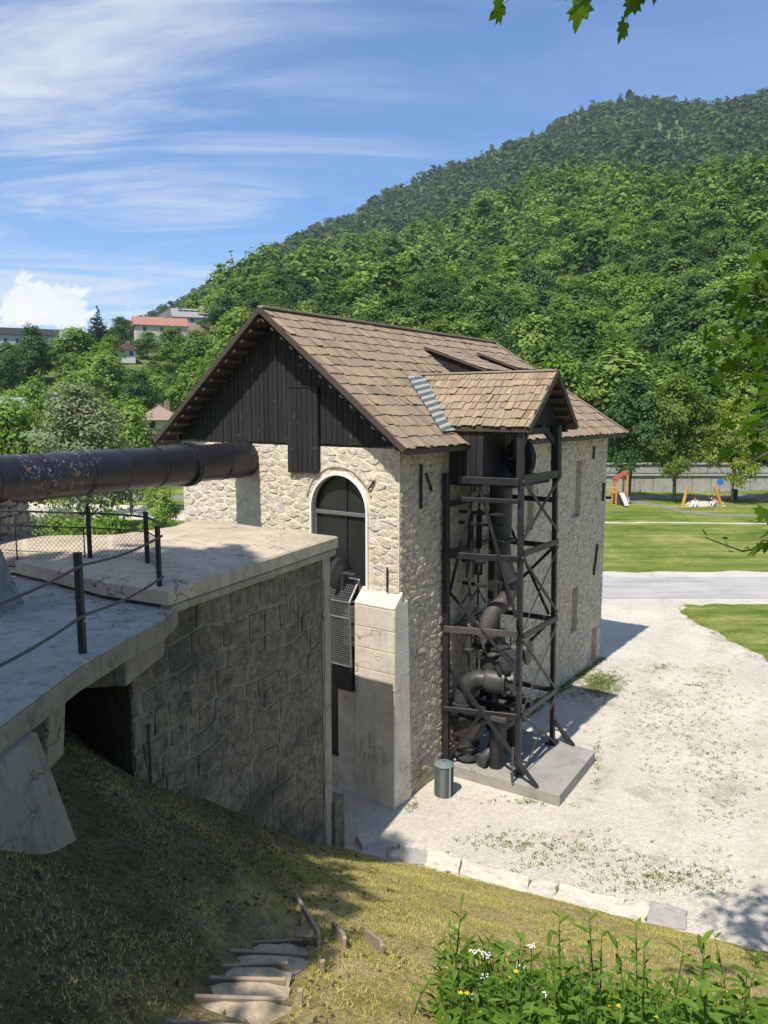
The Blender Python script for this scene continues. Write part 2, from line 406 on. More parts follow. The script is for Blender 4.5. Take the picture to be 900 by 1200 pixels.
def m_ground():
    # lawns
    m, g = newmat('lawn_grass'); p = pos(g)
    n = g.noise(p, 0.16, 7, 0.72, 0.6); f = g.noise(p, 9.0, 6, 0.8); k = g.noise(g.mapping(p, (0.15, 1.3, 1)), 0.6, 5, 0.7)
    tu = g.noise(g.mapping(p, (0.5, 1.6, 1)), 2.2, 6, 0.8)
    v = g.math('ADD', g.math('MULTIPLY', n, 0.30), g.math('ADD', g.math('MULTIPLY', k, 0.25), g.math('ADD', g.math('MULTIPLY', tu, 0.25), g.math('MULTIPLY', f, 0.20))))
    c = g.ramp(v, [(0.425, (0.065, 0.115, 0.017)), (0.475, (0.125, 0.170, 0.029)), (0.52, (0.195, 0.225, 0.048)), (0.572, (0.38, 0.33, 0.13))])
    finish(g, c, 0.95, f, 0.8, 0.06, 0, 0.1)
    # hillside floor
    m, g = newmat('hill_floor'); p = pos(g)
    n = g.noise(p, 0.06, 6, 0.65); f = g.noise(p, 0.9, 5, 0.7)
    v = g.math('ADD', g.math('MULTIPLY', n, 0.5), g.math('MULTIPLY', f, 0.5))
    c = g.ramp(v, [(0.32, (0.050, 0.080, 0.024)), (0.5, (0.11, 0.155, 0.040)), (0.62, (0.18, 0.215, 0.065)), (0.72, (0.30, 0.26, 0.13))])
    finish(g, c, 0.95, f, 0.6, 0.5, 0, 0.1)
    # gravel
    m, g = newmat('gravel'); p = pos(g)
    n = g.noise(p, 0.35, 5, 0.6, 0.4); md = g.noise(p, 3.0, 5, 0.65)
    vo = g.node('ShaderNodeTexVoronoi', {'Vector': p, 'Scale': 26.0}); vo2 = g.node('ShaderNodeTexVoronoi', {'Vector': p, 'Scale': 60.0})
    cell = g.node('ShaderNodeSeparateColor', {0: vo.outputs['Color']}).outputs[0]
    c = g.ramp(n, [(0.3, (0.555, 0.50, 0.415)), (0.7, (0.69, 0.63, 0.535))])
    c = g.mix(0.45, c, g.ramp(cell, [(0.0, (0.62, 0.62, 0.62)), (0.6, (1, 1, 1)), (1.0, (1.22, 1.2, 1.18))]), 'MULTIPLY')
    c = g.mix(g.math('MULTIPLY', g.step(md, 0.54, 0.70), 0.35), c, (0.40, 0.345, 0.265))
    dirt = g.noise(g.mapping(p, loc=(7, 3, 0)), 0.5, 6, 0.7); d2 = g.noise(p, 9.0, 4, 0.7)
    c = g.mix(g.math('MULTIPLY', g.step(g.math('ADD', dirt, g.math('MULTIPLY', d2, 0.4)), 0.74, 0.86), 0.5), c, (0.30, 0.26, 0.17))
    sq = g.node('ShaderNodeSeparateXYZ', {0: p}); tr = g.math('ADD', g.math('SUBTRACT', g.math('MULTIPLY', sq.outputs[0], 0.86), g.math('MULTIPLY', sq.outputs[1], 0.33)), g.math('MULTIPLY', g.math('SINE', g.math('MULTIPLY', sq.outputs[1], 0.16)), 0.8))
    for off in (-.9, .75, 2.3):
        tk = g.math('SUBTRACT', 1.0, g.step(g.math('ABSOLUTE', g.math('SUBTRACT', tr, off)), 0.08, 0.42))
        c = g.mix(g.math('MULTIPLY', g.math('MULTIPLY', tk, g.step(md, 0.40, 0.58)), 0.30), c, (0.42, 0.36, 0.27))
    finish(g, c, 0.95, g.math('ADD', vo.outputs['Distance'], vo2.outputs['Distance']), 0.6, 0.025, 0, 0.15)
    # asphalt path
    m, g = newmat('asphalt'); p = pos(g)
    n = g.noise(g.mapping(p, (0.15, 1, 1)), 1.2, 5, 0.6); f = g.noise(p, 30, 3, 0.6)
    pt = g.noise(p, 0.35, 5, 0.7, 0.5); n = g.math('ADD', g.math('MULTIPLY', n, 0.6), g.math('MULTIPLY', pt, 0.4))
    c = g.ramp(n, [(0.34, (0.29, 0.275, 0.26)), (0.5, (0.39, 0.37, 0.35)), (0.64, (0.46, 0.435, 0.41))])
    finish(g, c, 0.9, f, 0.2, 0.01, 0, 0.2)
    # earth bank
    m, g = newmat('bank_earth'); p = pos(g)
    n = g.noise(p, 0.8, 6, 0.65, 0.5); f = g.noise(p, 14.0, 5, 0.7); md = g.noise(p, 3.5, 5, 0.7)
    v = g.math('ADD', g.math('MULTIPLY', n, 0.5), g.math('MULTIPLY', md, 0.5))
    c = g.ramp(v, [(0.34, (0.27, 0.27, 0.075)), (0.46, (0.47, 0.39, 0.16)), (0.56, (0.62, 0.48, 0.25)), (0.68, (0.72, 0.59, 0.39))])
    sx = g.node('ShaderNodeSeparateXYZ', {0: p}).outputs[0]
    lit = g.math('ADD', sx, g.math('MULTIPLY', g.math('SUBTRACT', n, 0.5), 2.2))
    shaded_soil = g.ramp(v, [(0.36, (0.085, 0.10, 0.038)), (0.5, (0.15, 0.135, 0.072)), (0.66, (0.24, 0.20, 0.125))])  # darker soil on the left, with part of the tree shade painted in
    c = g.mix(g.step(lit, -1.9, -0.5), shaded_soil, c)
    h = g.noise(p, 55.0, 4, 0.75)
    c = g.mix(0.75, c, g.ramp(f, [(0.32, (0.5, 0.5, 0.42)), (0.48, (1.05, 1.02, 0.98)), (0.68, (1.4, 1.34, 1.22))]), 'MULTIPLY')
    c = g.mix(0.7, c, g.ramp(h, [(0.34, (0.5, 0.5, 0.46)), (0.48, (1.06, 1.06, 1.04)), (0.66, (1.45, 1.4, 1.3))]), 'MULTIPLY')
    finish(g, c, 0.95, g.math('ADD', g.math('ADD', f, md), h), 1.0, 0.05, 0, 0.1)


m_ground()
M = MATS


# ------------------------------------------------------------------ object helpers
def org(par):
    v = Vector((0, 0, 0)); rot = False
    while par is not None:
        v += par.location; par = par.parent
    return v


def meta(o, label=None, cat=None, group=None, kind=None):
    if label: o['label'] = label
    if cat: o['category'] = cat
    if group: o['group'] = group
    if kind: o['kind'] = kind
    return o


def thing(name, loc, label, cat, group=None, rz=0.0):
    o = bpy.data.objects.new(name, None); C.objects.link(o)
    o.empty_display_size = 0.2
    o.location = loc; o.rotation_euler = (0, 0, rz)
    return meta(o, label, cat, group)


def link(name, me, par=None, mat=None):
    if mat is not None and not me.materials: me.materials.append(mat)
    o = bpy.data.objects.new(name, me); C.objects.link(o)
    if par is not None: o.parent = par
    return o


def mesh(name, vs, fs, mat, par=None, smooth=False, local=False, kind=None, bevel=0.0):
    """vertices in world space unless local; the object sits at its parent's base"""
    o_ = Vector((0, 0, 0)) if local else org(par)
    me = bpy.data.meshes.new(name)
    me.from_pydata([tuple(Vector(v) - o_) for v in vs], [], fs)
    if smooth: me.polygons.foreach_set('use_smooth', [True] * len(me.polygons))
    me.update()
    o = link(name, me, par, M[mat] if isinstance(mat, str) else mat)
    if kind: o['kind'] = kind
    if bevel:
        b = o.modifiers.new('bevel', 'BEVEL'); b.width = bevel; b.segments = 2; b.limit_method = 'ANGLE'; b.angle_limit = R(35)
    return o


def mesh_np(name, V_, F_, mat, par=None, local=False, kind=None, tint=None, sizes=None):
    """big meshes from numpy arrays (quads or tris)"""
    V_ = np.asarray(V_, dtype=np.float32)
    if not local and par is not None:
        o_ = org(par); V_ = V_ - np.array(o_, dtype=np.float32)
    F_ = np.asarray(F_, dtype=np.int32); k = F_.shape[1]; n = len(F_)
    me = bpy.data.meshes.new(name)
    me.vertices.add(len(V_)); me.vertices.foreach_set('co', V_.ravel())
    me.loops.add(n * k); me.loops.foreach_set('vertex_index', F_.ravel())
    me.polygons.add(n); me.polygons.foreach_set('loop_start', np.arange(0, n * k, k, dtype=np.int32))
    me.update(calc_edges=True)
    if tint is not None:
        a = me.attributes.new('tint', 'FLOAT', 'POINT'); a.data.foreach_set('value', np.asarray(tint, dtype=np.float32))
    o = link(name, me, par, M[mat])
    if kind: o['kind'] = kind
    return o


class MB:
    def __init__(s): s.v = []; s.f = []

    def add(s, vs, fs):
        n = len(s.v); s.v += [Vector(q) for q in vs]; s.f += [tuple(i + n for i in f) for f in fs]; return s

    def hexa(s, lo, hi):
        """lo, hi: 4 points each, same order"""
        return s.add(list(lo) + list(hi), [(3, 2, 1, 0), (4, 5, 6, 7), (0, 1, 5, 4), (1, 2, 6, 5), (2, 3, 7, 6), (3, 0, 4, 7)])

    def box(s, c, sx, sy, sz, ax=(1, 0, 0), ay=(0, 1, 0), az=(0, 0, 1)):
        c, ax, ay, az = Vector(c), Vector(ax), Vector(ay), Vector(az)
        p = lambda i, j, k: c + ax * (i * sx / 2) + ay * (j * sy / 2) + az * (k * sz / 2)
        return s.hexa([p(-1, -1, -1), p(1, -1, -1), p(1, 1, -1), p(-1, 1, -1)], [p(-1, -1, 1), p(1, -1, 1), p(1, 1, 1), p(-1, 1, 1)])

    def beam(s, a, b, w, h, up=(0, 0, 1), ch=0.12):
        """bar of section w x h with chamfered edges"""
        a, b = Vector(a), Vector(b); d = (b - a).normalized(); up = Vector(up)
        x = d.cross(up)
        if x.length < 1e-3: x = d.cross(Vector((1, 0, 0)))
        x.normalize(); y = x.cross(d).normalized(); c = min(w, h) * ch
        pr = [(-w / 2 + c, -h / 2), (w / 2 - c, -h / 2), (w / 2, -h / 2 + c), (w / 2, h / 2 - c), (w / 2 - c, h / 2), (-w / 2 + c, h / 2), (-w / 2, h / 2 - c), (-w / 2, -h / 2 + c)]
        vs = [a + x * i + y * j for i, j in pr] + [b + x * i + y * j for i, j in pr]
        return s.add(vs, [tuple(range(7, -1, -1)), tuple(range(8, 16))] + [(i, (i + 1) % 8, 8 + (i + 1) % 8, 8 + i) for i in range(8)])

    def tube(s, pts, rad, n=8, cap=True):
        pts = [Vector(p) for p in pts]; m = len(pts); rr = rad if hasattr(rad, '__len__') else [rad] * m
        base = len(s.v); px = None
        for i, p in enumerate(pts):
            d = (pts[min(i + 1, m - 1)] - pts[max(i - 1, 0)]).normalized()
            x = d.cross(Vector((0, 0, 1))) if px is None else px - d * px.dot(d)
            if x.length < 1e-3: x = d.cross(Vector((0, 1, 0)))
            x.normalize(); px = x; y = d.cross(x)
            for k in range(n):
                a = 2 * math.pi * k / n
                s.v.append(p + x * (math.cos(a) * rr[i]) + y * (math.sin(a) * rr[i]))
        for i in range(m - 1):
            for k in range(n):
                q = base + i * n
                s.f.append((q + k, q + (k + 1) % n, q + n + (k + 1) % n, q + n + k))
        if cap:
            s.f.append(tuple(base + k for k in range(n - 1, -1, -1))); s.f.append(tuple(base + (m - 1) * n + k for k in range(n)))
        return s

    def lathe(s, c, axis, prof, n=20):
        """prof: (radius, distance along axis)"""
        c, axis = Vector(c), Vector(axis).normalized()
        x = axis.cross(Vector((0, 0, 1)))
        if x.length < 1e-3: x = Vector((1, 0, 0))
        x.normalize(); y = axis.cross(x); base = len(s.v)
        for r_, h in prof:
            for k in range(n):
                a = 2 * math.pi * k / n
                s.v.append(c + axis * h + x * (math.cos(a) * r_) + y * (math.sin(a) * r_))
        for i in range(len(prof) - 1):
            for k in range(n):
                q = base + i * n
                s.f.append((q + k, q + (k + 1) % n, q + n + (k + 1) % n, q + n + k))
        s.f.append(tuple(base + k for k in range(n - 1, -1, -1))); s.f.append(tuple(base + (len(prof) - 1) * n + k for k in range(n)))
        return s

    def prism(s, poly, d):
        d = Vector(d); n = len(poly); poly = [Vector(p) for p in poly]
        return s.add(poly + [p + d for p in poly], [tuple(range(n - 1, -1, -1)), tuple(range(n, 2 * n))] + [(i, (i + 1) % n, n + (i + 1) % n, n + i) for i in range(n)])

    def build(s, name, mat, par=None, smooth=False, **k):
        return mesh(name, s.v, s.f, mat, par, smooth, **k)


def smooth_angle(o, deg=40):
    me = o.data
    me.polygons.foreach_set('use_smooth', [True] * len(me.polygons))
    try: me.set_sharp_from_angle(angle=R(deg))
    except Exception: pass
    return o


def copy_thing(o, loc=None, rz=None, scale=None, label=None, par=None):
    c = o.copy(); C.objects.link(c)
    if par is not None: c.parent = par
    if loc is not None: c.location = loc
    if rz is not None: c.rotation_euler = (0, 0, rz)
    if scale is not None: c.scale = scale if hasattr(scale, '__len__') else (scale,) * 3
    if label: c['label'] = label
    for ch in o.children: copy_thing(ch, par=c)
    return c


# ------------------------------------------------------------------ ground and hills
random.seed(5); rng = np.random.default_rng(5)


def interp(x, xs, ys): return float(np.interp(x, xs, ys))


NEAR_PTS = [(-60, 424, 200), (60, 420, 200), (150, 412, 205), (200, 398, 230), (240, 378, 270), (278, 338, 320), (350, 318, 370), (402, 305, 400), (457, 300, 410), (550, 263, 410), (635, 248, 410), (698, 225, 410), (760, 232, 400), (845, 206, 400), (960, 205, 400)]
FAR_PTS = [(-60, 440, 1000), (60, 425, 1000), (120, 408, 1000), (170, 385, 1000), (230, 353, 1000), (300, 312, 1000), (400, 262, 1000), (500, 221, 1000), (600, 172, 1000), (680, 142, 1000), (740, 128, 1000), (800, 127, 1000), (830, 131, 1000), (900, 116, 1000), (960, 108, 1000)]


def prof(pts):
    az, z, rr = [], [], []
    for px, py, r_ in pts:
        q = ray(px, py); az.append(math.degrees(math.atan2(q.x, q.y))); z.append(CAM_Z + r_ * q.z / math.hypot(q.x, q.y)); rr.append(r_)
    return az, z, rr


NAZ, NZ, NR = prof(NEAR_PTS); FAZ, FZ, FR = prof(FAR_PTS)


def hill_z(x, y):
    r_ = math.hypot(x, y); az = math.degrees(math.atan2(x, y))
    side = 1.0 - max(0.0, min(1.0, (abs(az) - 45) / 40))
    zr = interp(az, NAZ, NZ); rr = interp(az, NAZ, NR); zf = interp(az, FAZ, FZ)
    r0 = interp(az, [-40, -18, -8, 0, 60], [108, 112, 105, 90, 90])
    w = 1.2 * math.sin(x * 0.05) * math.cos(y * 0.043) + 0.5 * math.sin(x * 0.17 + 1) * math.sin(y * 0.13)
    w2 = (3.0 * math.sin(x * .031 + y * .012 + 1) + 2.2 * math.sin(y * .041 - x * .022) + 1.6 * math.sin(x * .083 + 2)) * min(1, max(0, (r_ - r0) / 90))
    w += w2 * (1.0 if r_ < 420 else min(1.5, 1 + (r_ - 420) / 900)) * (1.0 if az > -8 else .15)
    if r_ <= r0: return 0.0
    if r_ <= rr:
        f = (r_ - r0) / (rr - r0)
        return side * (zr * (f ** 1.08) + w * min(1, f * 4))
    if r_ <= 1000:
        f = (r_ - rr) / (1000 - rr)
        dip = min(zr * 0.18, 18) * math.sin(min(1, f * 2.2) * math.pi) if f < 0.46 else 0
        return side * (zr + (zf - zr) * (f ** 1.25) - dip + w)
    f = min(1, (r_ - 1000) / 380); f = f * f * (3 - 2 * f)
    return side * zf * (1 - f)


def make_terrain():
    azs = np.concatenate([np.arange(-180, -50, 6.0), np.arange(-50, 50, 1.0), np.arange(50, 180, 6.0)])
    rs = [0.0, 12, 30, 50, 70, 80, 86, 92, 98, 104, 110, 116, 123, 131, 140, 150, 160, 172, 185, 200, 215, 232, 250, 270, 290, 310, 330, 350, 370, 390, 405, 420, 445, 480, 520, 570, 630, 700, 770, 840, 900, 950, 985, 1000, 1030, 1100, 1200, 1300, 1400]
    vs, fs = [(0, 0, -0.02)], []
    n = len(azs)
    for r_ in rs[1:]:
        for a in azs:
            x, y = r_ * math.sin(R(a)), r_ * math.cos(R(a)); vs.append((x, y, hill_z(x, y)))
    for k in range(n): fs.append((0, 1 + (k + 1) % n, 1 + k))
    for i in range(len(rs) - 2):
        for k in range(n):
            q = 1 + i * n
            fs.append((q + k, q + (k + 1) % n, q + n + (k + 1) % n, q + n + k))
    o = mesh('terrain', vs, fs, 'lawn_grass', None, True, kind='structure')
    o.data.materials.append(M['hill_floor'])
    for p in o.data.polygons:
        c = p.center
        if math.hypot(c.x, c.y) > 88: p.material_index = 1
    meta(o, 'green valley floor rising into the wooded hills')


make_terrain()


def sheet(name, poly, z, mat, label, jag=0.0, step=0.5, seed=1):
    """flat sheet with an uneven rim"""
    rr = random.Random(seed); pts = []
    for i, a in enumerate(poly):
        b = poly[(i + 1) % len(poly)]; a, b = Vector((a[0], a[1], 0)), Vector((b[0], b[1], 0)); L = (b - a).length
        k = max(1, min(90, int(L / step))) if jag else 1
        nrm = Vector(((b - a).y, -(b - a).x, 0)).normalized()
        for j in range(k):
            p = a.lerp(b, j / k)
            if jag: p = p + nrm * (rr.gauss(0, jag) if j else 0)
            pts.append((p.x, p.y, z))
    o = mesh(name, pts, [tuple(range(len(pts)))], mat, kind='structure'); o['label'] = label
    bm = bmesh.new(); bm.from_mesh(o.data); bmesh.ops.triangulate(bm, faces=bm.faces[:]); bm.to_mesh(o.data); bm.free()
    return o


def edge(pxs, z=0.0): return [tuple(atz(x, y, z)[:2]) for x, y in pxs]


sheet('gravel_yard', [(-9, 13), (-2, 12.6), (2, 11.2), (5.2, 9.2), (9, 6.5), (16, 6.5), (30, 20), (34, 33.9), (20, 33.9), (9, 33.9), (-9, 34.2), (-14, 30)], 0.008, 'gravel', 'pale gravel yard in front of the stone building')
sheet('gravel_verge', [(-60, 32.6), (60, 32.6), (60, 39.7), (-60, 39.7)], 0.004, 'gravel', 'pale gravel verge along both sides of the asphalt path', 0.22, 0.45, 4)
sheet('asphalt_path', [(-60, 34.0), (60, 34.0), (60, 38.5), (30, 38.65), (9, 38.45), (-60, 38.3)], 0.013, 'asphalt', 'light grey asphalt path crossing behind the building')
LAWN2 = edge([(800, 709), (806, 722), (822, 734), (850, 747), (880, 763), (905, 778), (960, 815)]) + [(22, 24), (34, 24), (34, 32.9), (20, 33.0), (15, 33.0)]
sheet('lawn_corner', LAWN2, 0.014, 'lawn_grass', 'green lawn corner beside the gravel yard at the right', 0.16, 0.35, 9)
sheet('dirt_track', [(10, 57.6), (22, 57.3), (40, 56.0), (40, 56.5), (22, 57.9), (10, 58.2)], 0.005, 'gravel', 'narrow worn dirt track across the lawn', 0.07, 0.6, 3)
sheet('play_path', edge([(705, 581), (735, 584), (760, 589), (800, 598), (838, 602), (885, 603.5), (885, 605.5), (838, 604.2), (800, 600.5), (760, 591.3), (735, 587), (705, 588)]), 0.006, 'dark_asphalt', 'thin curved asphalt path beside the playground')
sheet('promenade', [(-40, 73.2), (70, 73.2), (70, 76.4), (-40, 76.4)], 0.006, 'dark_asphalt', 'grey promenade running along the concrete wall')
sheet('sand_pad', edge([(798, 594), (808, 587.2), (846, 587.2), (851, 593.5)]), 0.011, 'sand', 'pale sand patch under the orange play frame', 0.08, 0.4, 8)
sheet('gravel_lane', [(-40, 62), (-10, 58), (2, 60), (2, 66), (-12, 66), (-40, 72)], 0.004, 'gravel', 'pale gravel lane seen under the big black pipe')

# --- the bank below the camera
K0, K1 = Vector((0.08, 13.51)), Vector((4.9, 11.46))


STEPS = [(3.55, -.64, .66), (4.15, -.70, .62), (4.68, -.66, .62), (5.14, -.73, .56), (5.54, -.77, .50), (5.92, -.64, .66), (6.34, -.74, .44)]


def step_top(y): return .12 + .54 * (-.39 * (-.6 - 4.9) - .92 * (y - 11.46))


def smooth01(v): v = max(0.0, min(1.0, v)); return v * v * (3 - 2 * v)


def bank_z(x, y):
    d = -.39 * (x - 4.9) - .92 * (y - 11.46)
    if d < -0.25: return -0.12
    x0 = -1 - 1.0 * smooth01((8.0 - y) / 2.0)
    z = 0.10 + 0.54 * d + 0.45 * max(0, x0 - x) * min(1, max(0, d / 3))
    if d < 0: z = 0.10 + 0.9 * d
    if x < -4.6: z = min(z, 5.2 - 0.2 * (-4.6 - x))          # under the deck
    z *= 1 - smooth01((y - 11.8) / 2.0) * smooth01((-x - 2.6) / 2.0)
    if x > 5.2: z -= 0.25 * (x - 5.2) * smooth01(d / 2)
    z -= 0.22 * smooth01((x + 1.6) / .3) * smooth01((-.50 - x) / .22) * smooth01((y - 3.0) / .3) * smooth01((6.9 - y) / .3)
    b = min(1, max(0, d / 0.6))
    z += b * (0.05 * math.sin(2.1 * x + 0.7 * y) * math.cos(1.7 * y - 0.4 * x) + 0.025 * math.sin(5.3 * x + 1) * math.sin(4.7 * y + 0.3 * x))
    return z


def on_bank(px, py):
    r_ = ray(px, py); t = 2.0
    while t < 40:
        q = EYE + r_ * t
        if q.z < bank_z(q.x, q.y): return q
        t += 0.01
    return q


def make_bank():
    xs = np.arange(-12, 14.01, 0.2); ys = np.arange(-8, 16.6, 0.2); n = len(xs)
    vs = [(x, y, bank_z(x, y)) for y in ys for x in xs]
    fs = []
    for j in range(len(ys) - 1):
        for i in range(n - 1):
            q = (j * n + i, j * n + i + 1, (j + 1) * n + i + 1, (j + 1) * n + i)
            if max(vs[k][2] for k in q) > -0.11: fs.append(q)
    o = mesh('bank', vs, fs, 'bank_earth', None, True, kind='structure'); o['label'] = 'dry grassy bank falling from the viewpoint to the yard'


make_bank()

# ------------------------------------------------------------------ masonry
def clip(poly, px, py, nx, ny):
    """keep the side where (p - (px,py)).n <= 0"""
    out = []; n = len(poly)
    for i in range(n):
        a, b = poly[i], poly[(i + 1) % n]
        da = (a[0] - px) * nx + (a[1] - py) * ny; db = (b[0] - px) * nx + (b[1] - py) * ny
        if da <= 0: out.append(a)
        if (da < 0 < db) or (db < 0 < da):
            t = da / (da - db); out.append((a[0] + (b[0] - a[0]) * t, a[1] + (b[1] - a[1]) * t))
    return out


def rubble(a0, a1, b0, b1, cw, ch, jit, seed, holes=()):
    """irregular stones filling a rectangle, cut back from the holes; holes are functions seed -> None (inside) or (px,py,nx,ny)"""
    rr = random.Random(seed); na, nb = max(1, round((a1 - a0) / cw)), max(1, round((b1 - b0) / ch))
    sw, sh = (a1 - a0) / na, (b1 - b0) / nb; asp = cw / ch; sd = {}
    for j in range(-1, nb + 1):
        for i in range(-1, na + 1):
            sd[i, j] = (a0 + (i + .5 + (.25 if j % 2 else -.25) + rr.uniform(-jit, jit)) * sw, b0 + (j + .5 + rr.uniform(-jit, jit)) * sh)
    out = []
    for j in range(-1, nb + 1):
        for i in range(-1, na + 1):
            s = sd[i, j]; poly = [(a0, b0), (a1, b0), (a1, b1), (a0, b1)]; ok = True
            for h in holes:
                c = h(s)
                if c == 'in': ok = False; break
                if c: poly = clip(poly, *c)
            if not ok: continue
            for dj in (-2, -1, 0, 1, 2):
                for di in (-2, -1, 0, 1, 2):
                    if (di or dj) and (i + di, j + dj) in sd and poly:
                        q = sd[i + di, j + dj]; nx, ny = q[0] - s[0], (q[1] - s[1]) * asp * asp
                        poly = clip(poly, (s[0] + q[0]) / 2, (s[1] + q[1]) / 2, nx, ny)
            if len(poly) >= 3: out.append((s, poly))
    return out


def coursed(a0, a1, b0, b1, cw, ch, seed):
    """roughly squared stones in courses"""
    rr = random.Random(seed); out = []; b = b0
    while b < b1 - 0.05:
        h = ch * rr.uniform(.75, 1.3)
        if b + h > b1 - .12: h = b1 - b
        a = a0 - rr.uniform(0, cw)
        while a < a1:
            w = cw * rr.uniform(.45, 1.75); l, r_ = max(a, a0), min(a + w, a1)
            if r_ - l > .05:
                j = lambda: rr.uniform(-.028, .028)
                wv = lambda q, e: e + (.06 * math.sin(q * 1.7 + 1.3 * e) + .03 * math.sin(q * 4.3 + e * 2) if b0 < e < b1 - .01 else 0); out.append((((l + r_) / 2, b + h / 2), [(l + j(), wv(l, b) + j()), ((l + r_) / 2 + j(), wv((l + r_) / 2, b) + j()), (r_ + j(), wv(r_, b) + j()), (r_ + j(), wv(r_, b + h) + j()), ((l + r_) / 2 + j(), wv((l + r_) / 2, b + h) + j()), (l + j(), wv(l, b + h) + j())]))
            a += w
        b += h
    return out


def stone_geo(poly, mapf, gap, depth, rr, back=0.03, tilt=.07, soft=True):
    if soft and len(poly) < 9:       # worn, rounded outline
        q = []
        for i in range(len(poly)):
            a, b = poly[i], poly[(i + 1) % len(poly)]; L = math.hypot(b[0] - a[0], b[1] - a[1])
            if L < .05: q.append(((a[0] + b[0]) / 2, (a[1] + b[1]) / 2)); continue
            for t in (.20, .80): q.append((a[0] + (b[0] - a[0]) * t + rr.uniform(-.07, .07) * L, a[1] + (b[1] - a[1]) * t + rr.uniform(-.07, .07) * L))
        poly = q
    n = len(poly); cx = sum(p[0] for p in poly) / n; cy = sum(p[1] for p in poly) / n
    rad = max(1e-3, math.sqrt(abs(sum(poly[i][0] * poly[(i + 1) % n][1] - poly[(i + 1) % n][0] * poly[i][1] for i in range(n))) / 2))
    k1 = max(.5, 1 - gap / rad * 1.1); k2 = k1 * (1 - min(.3, .03 / rad) - rr.uniform(0, .07)); ta, tb = rr.gauss(0, tilt), rr.gauss(0, tilt)
    vs = []
    for k, d0 in ((k1, -back), (k2, depth)):
        for (a, b) in poly:
            x, y = (a - cx) * k, (b - cy) * k
            c = d0 if d0 < 0 else max(.004, d0 + ta * x + tb * y + rr.uniform(-.006, .006))
            vs.append(mapf(cx + x, cy + y, c))
    vs.append(mapf(cx + rr.uniform(-.02, .02), cy + rr.uniform(-.02, .02), depth + rr.uniform(0, .012)))
    fs = [(i, (i + 1) % n, n + (i + 1) % n, n + i) for i in range(n)] + [(n + i, n + (i + 1) % n, 2 * n) for i in range(n)]
    return vs, fs, rad * rad


def lay(stones, mapf, gap, dmin, dmax, seed, n_axis, tilt=.07, soft=True):
    rr = random.Random(seed); out = []
    for s, poly in stones:
        vs, fs, area = stone_geo(poly, mapf, gap, rr.uniform(dmin, dmax), rr, .03, tilt, soft)
        c = mapf(s[0], s[1], 0); d = c - EYE
        x, y = proj(c); seen = 1.0 if -40 < x < 940 and -40 < y < 1240 else 0.02
        out.append((abs(d.normalized().dot(n_axis)) * area / d.length_squared * seen, vs, fs))
    return out


def place_stones(sets, limit, rest_name):
    """sets: (stones, parent, material); the stones that show largest become parts, the rest one mesh per wall"""
    allst = sorted(((st[0], i, k) for i, (l, p, m) in enumerate(sets) for k, st in enumerate(l)), reverse=True)
    top = set((i, k) for _, i, k in allst[:limit])
    for i, (l, par, mat) in enumerate(sets):
        rest = MB()
        for k, (_, vs, fs) in enumerate(l):
            if (i, k) in top: mesh('stone', vs, fs, mat, par)
            else: rest.add(vs, fs)
        if rest.v: rest.build(rest_name, mat, par, kind='stuff')


def rect_hole(l, r_, b, t):
    def f(s):
        a, z = s
        if l < a < r_ and b < z < t: return 'in'
        if a <= l and b - .3 < z < t + .3 and l - a < .5: return (l, z, 1, 0)
        if a >= r_ and b - .3 < z < t + .3 and a - r_ < .5: return (r_, z, -1, 0)
        if z >= t and l < a < r_ and z - t < .5: return (a, t, 0, -1)
        if z <= b and l < a < r_ and b - z < .5: return (a, b, 0, 1)
    return f


def arch_hole(c, spring, rad):
    def f(s):
        a, z = s; d = math.hypot(a - c, z - spring)
        if z < spring: return None
        if d < rad: return 'in'
        if d < rad + .5: nx, ny = (a - c) / d, (z - spring) / d; return (c + nx * rad, spring + ny * rad, -nx, -ny)
    return f


def wall_faces(a0, a1, b0, b1, holes, mapf, depth):
    """flat wall with rectangular holes and their reveals"""
    m = MB(); xs = sorted({a0, a1, *[h[0] for h in holes], *[h[1] for h in holes]}); ys = sorted({b0, b1, *[h[2] for h in holes], *[h[3] for h in holes]})
    for i in range(len(xs) - 1):
        for j in range(len(ys) - 1):
            cx, cy = (xs[i] + xs[i + 1]) / 2, (ys[j] + ys[j + 1]) / 2
            if any(h[0] < cx < h[1] and h[2] < cy < h[3] for h in holes): continue
            m.add([mapf(xs[i], ys[j], 0), mapf(xs[i + 1], ys[j], 0), mapf(xs[i + 1], ys[j + 1], 0), mapf(xs[i], ys[j + 1], 0)], [(0, 1, 2, 3)])
    for l, r_, b, t, *kind in holes:
        cs = [(l, b), (r_, b), (r_, t), (l, t)]
        for k in range(4):
            if kind and k == 2: continue
            p, q = cs[k], cs[(k + 1) % 4]
            m.add([mapf(*p, 0), mapf(*q, 0), mapf(*q, -depth), mapf(*p, -depth)], [(0, 1, 2, 3)])
    return m


# ------------------------------------------------------------------ the stone building
house = thing('stone_pump_house', W(BW / 2, BL / 2, 0), 'tall rubble stone building with black boarded gable and wooden shingle roof', 'building')
GT = 0.10                                                   # plane of the gable masonry
ARC, ARAD, ASPR, ABOT = 1.60, 0.76, 6.33, 0.55
gmap = lambda a, b, c: W(a, GT - c, b)
smap = lambda a, b, c: W(-c, a, b)


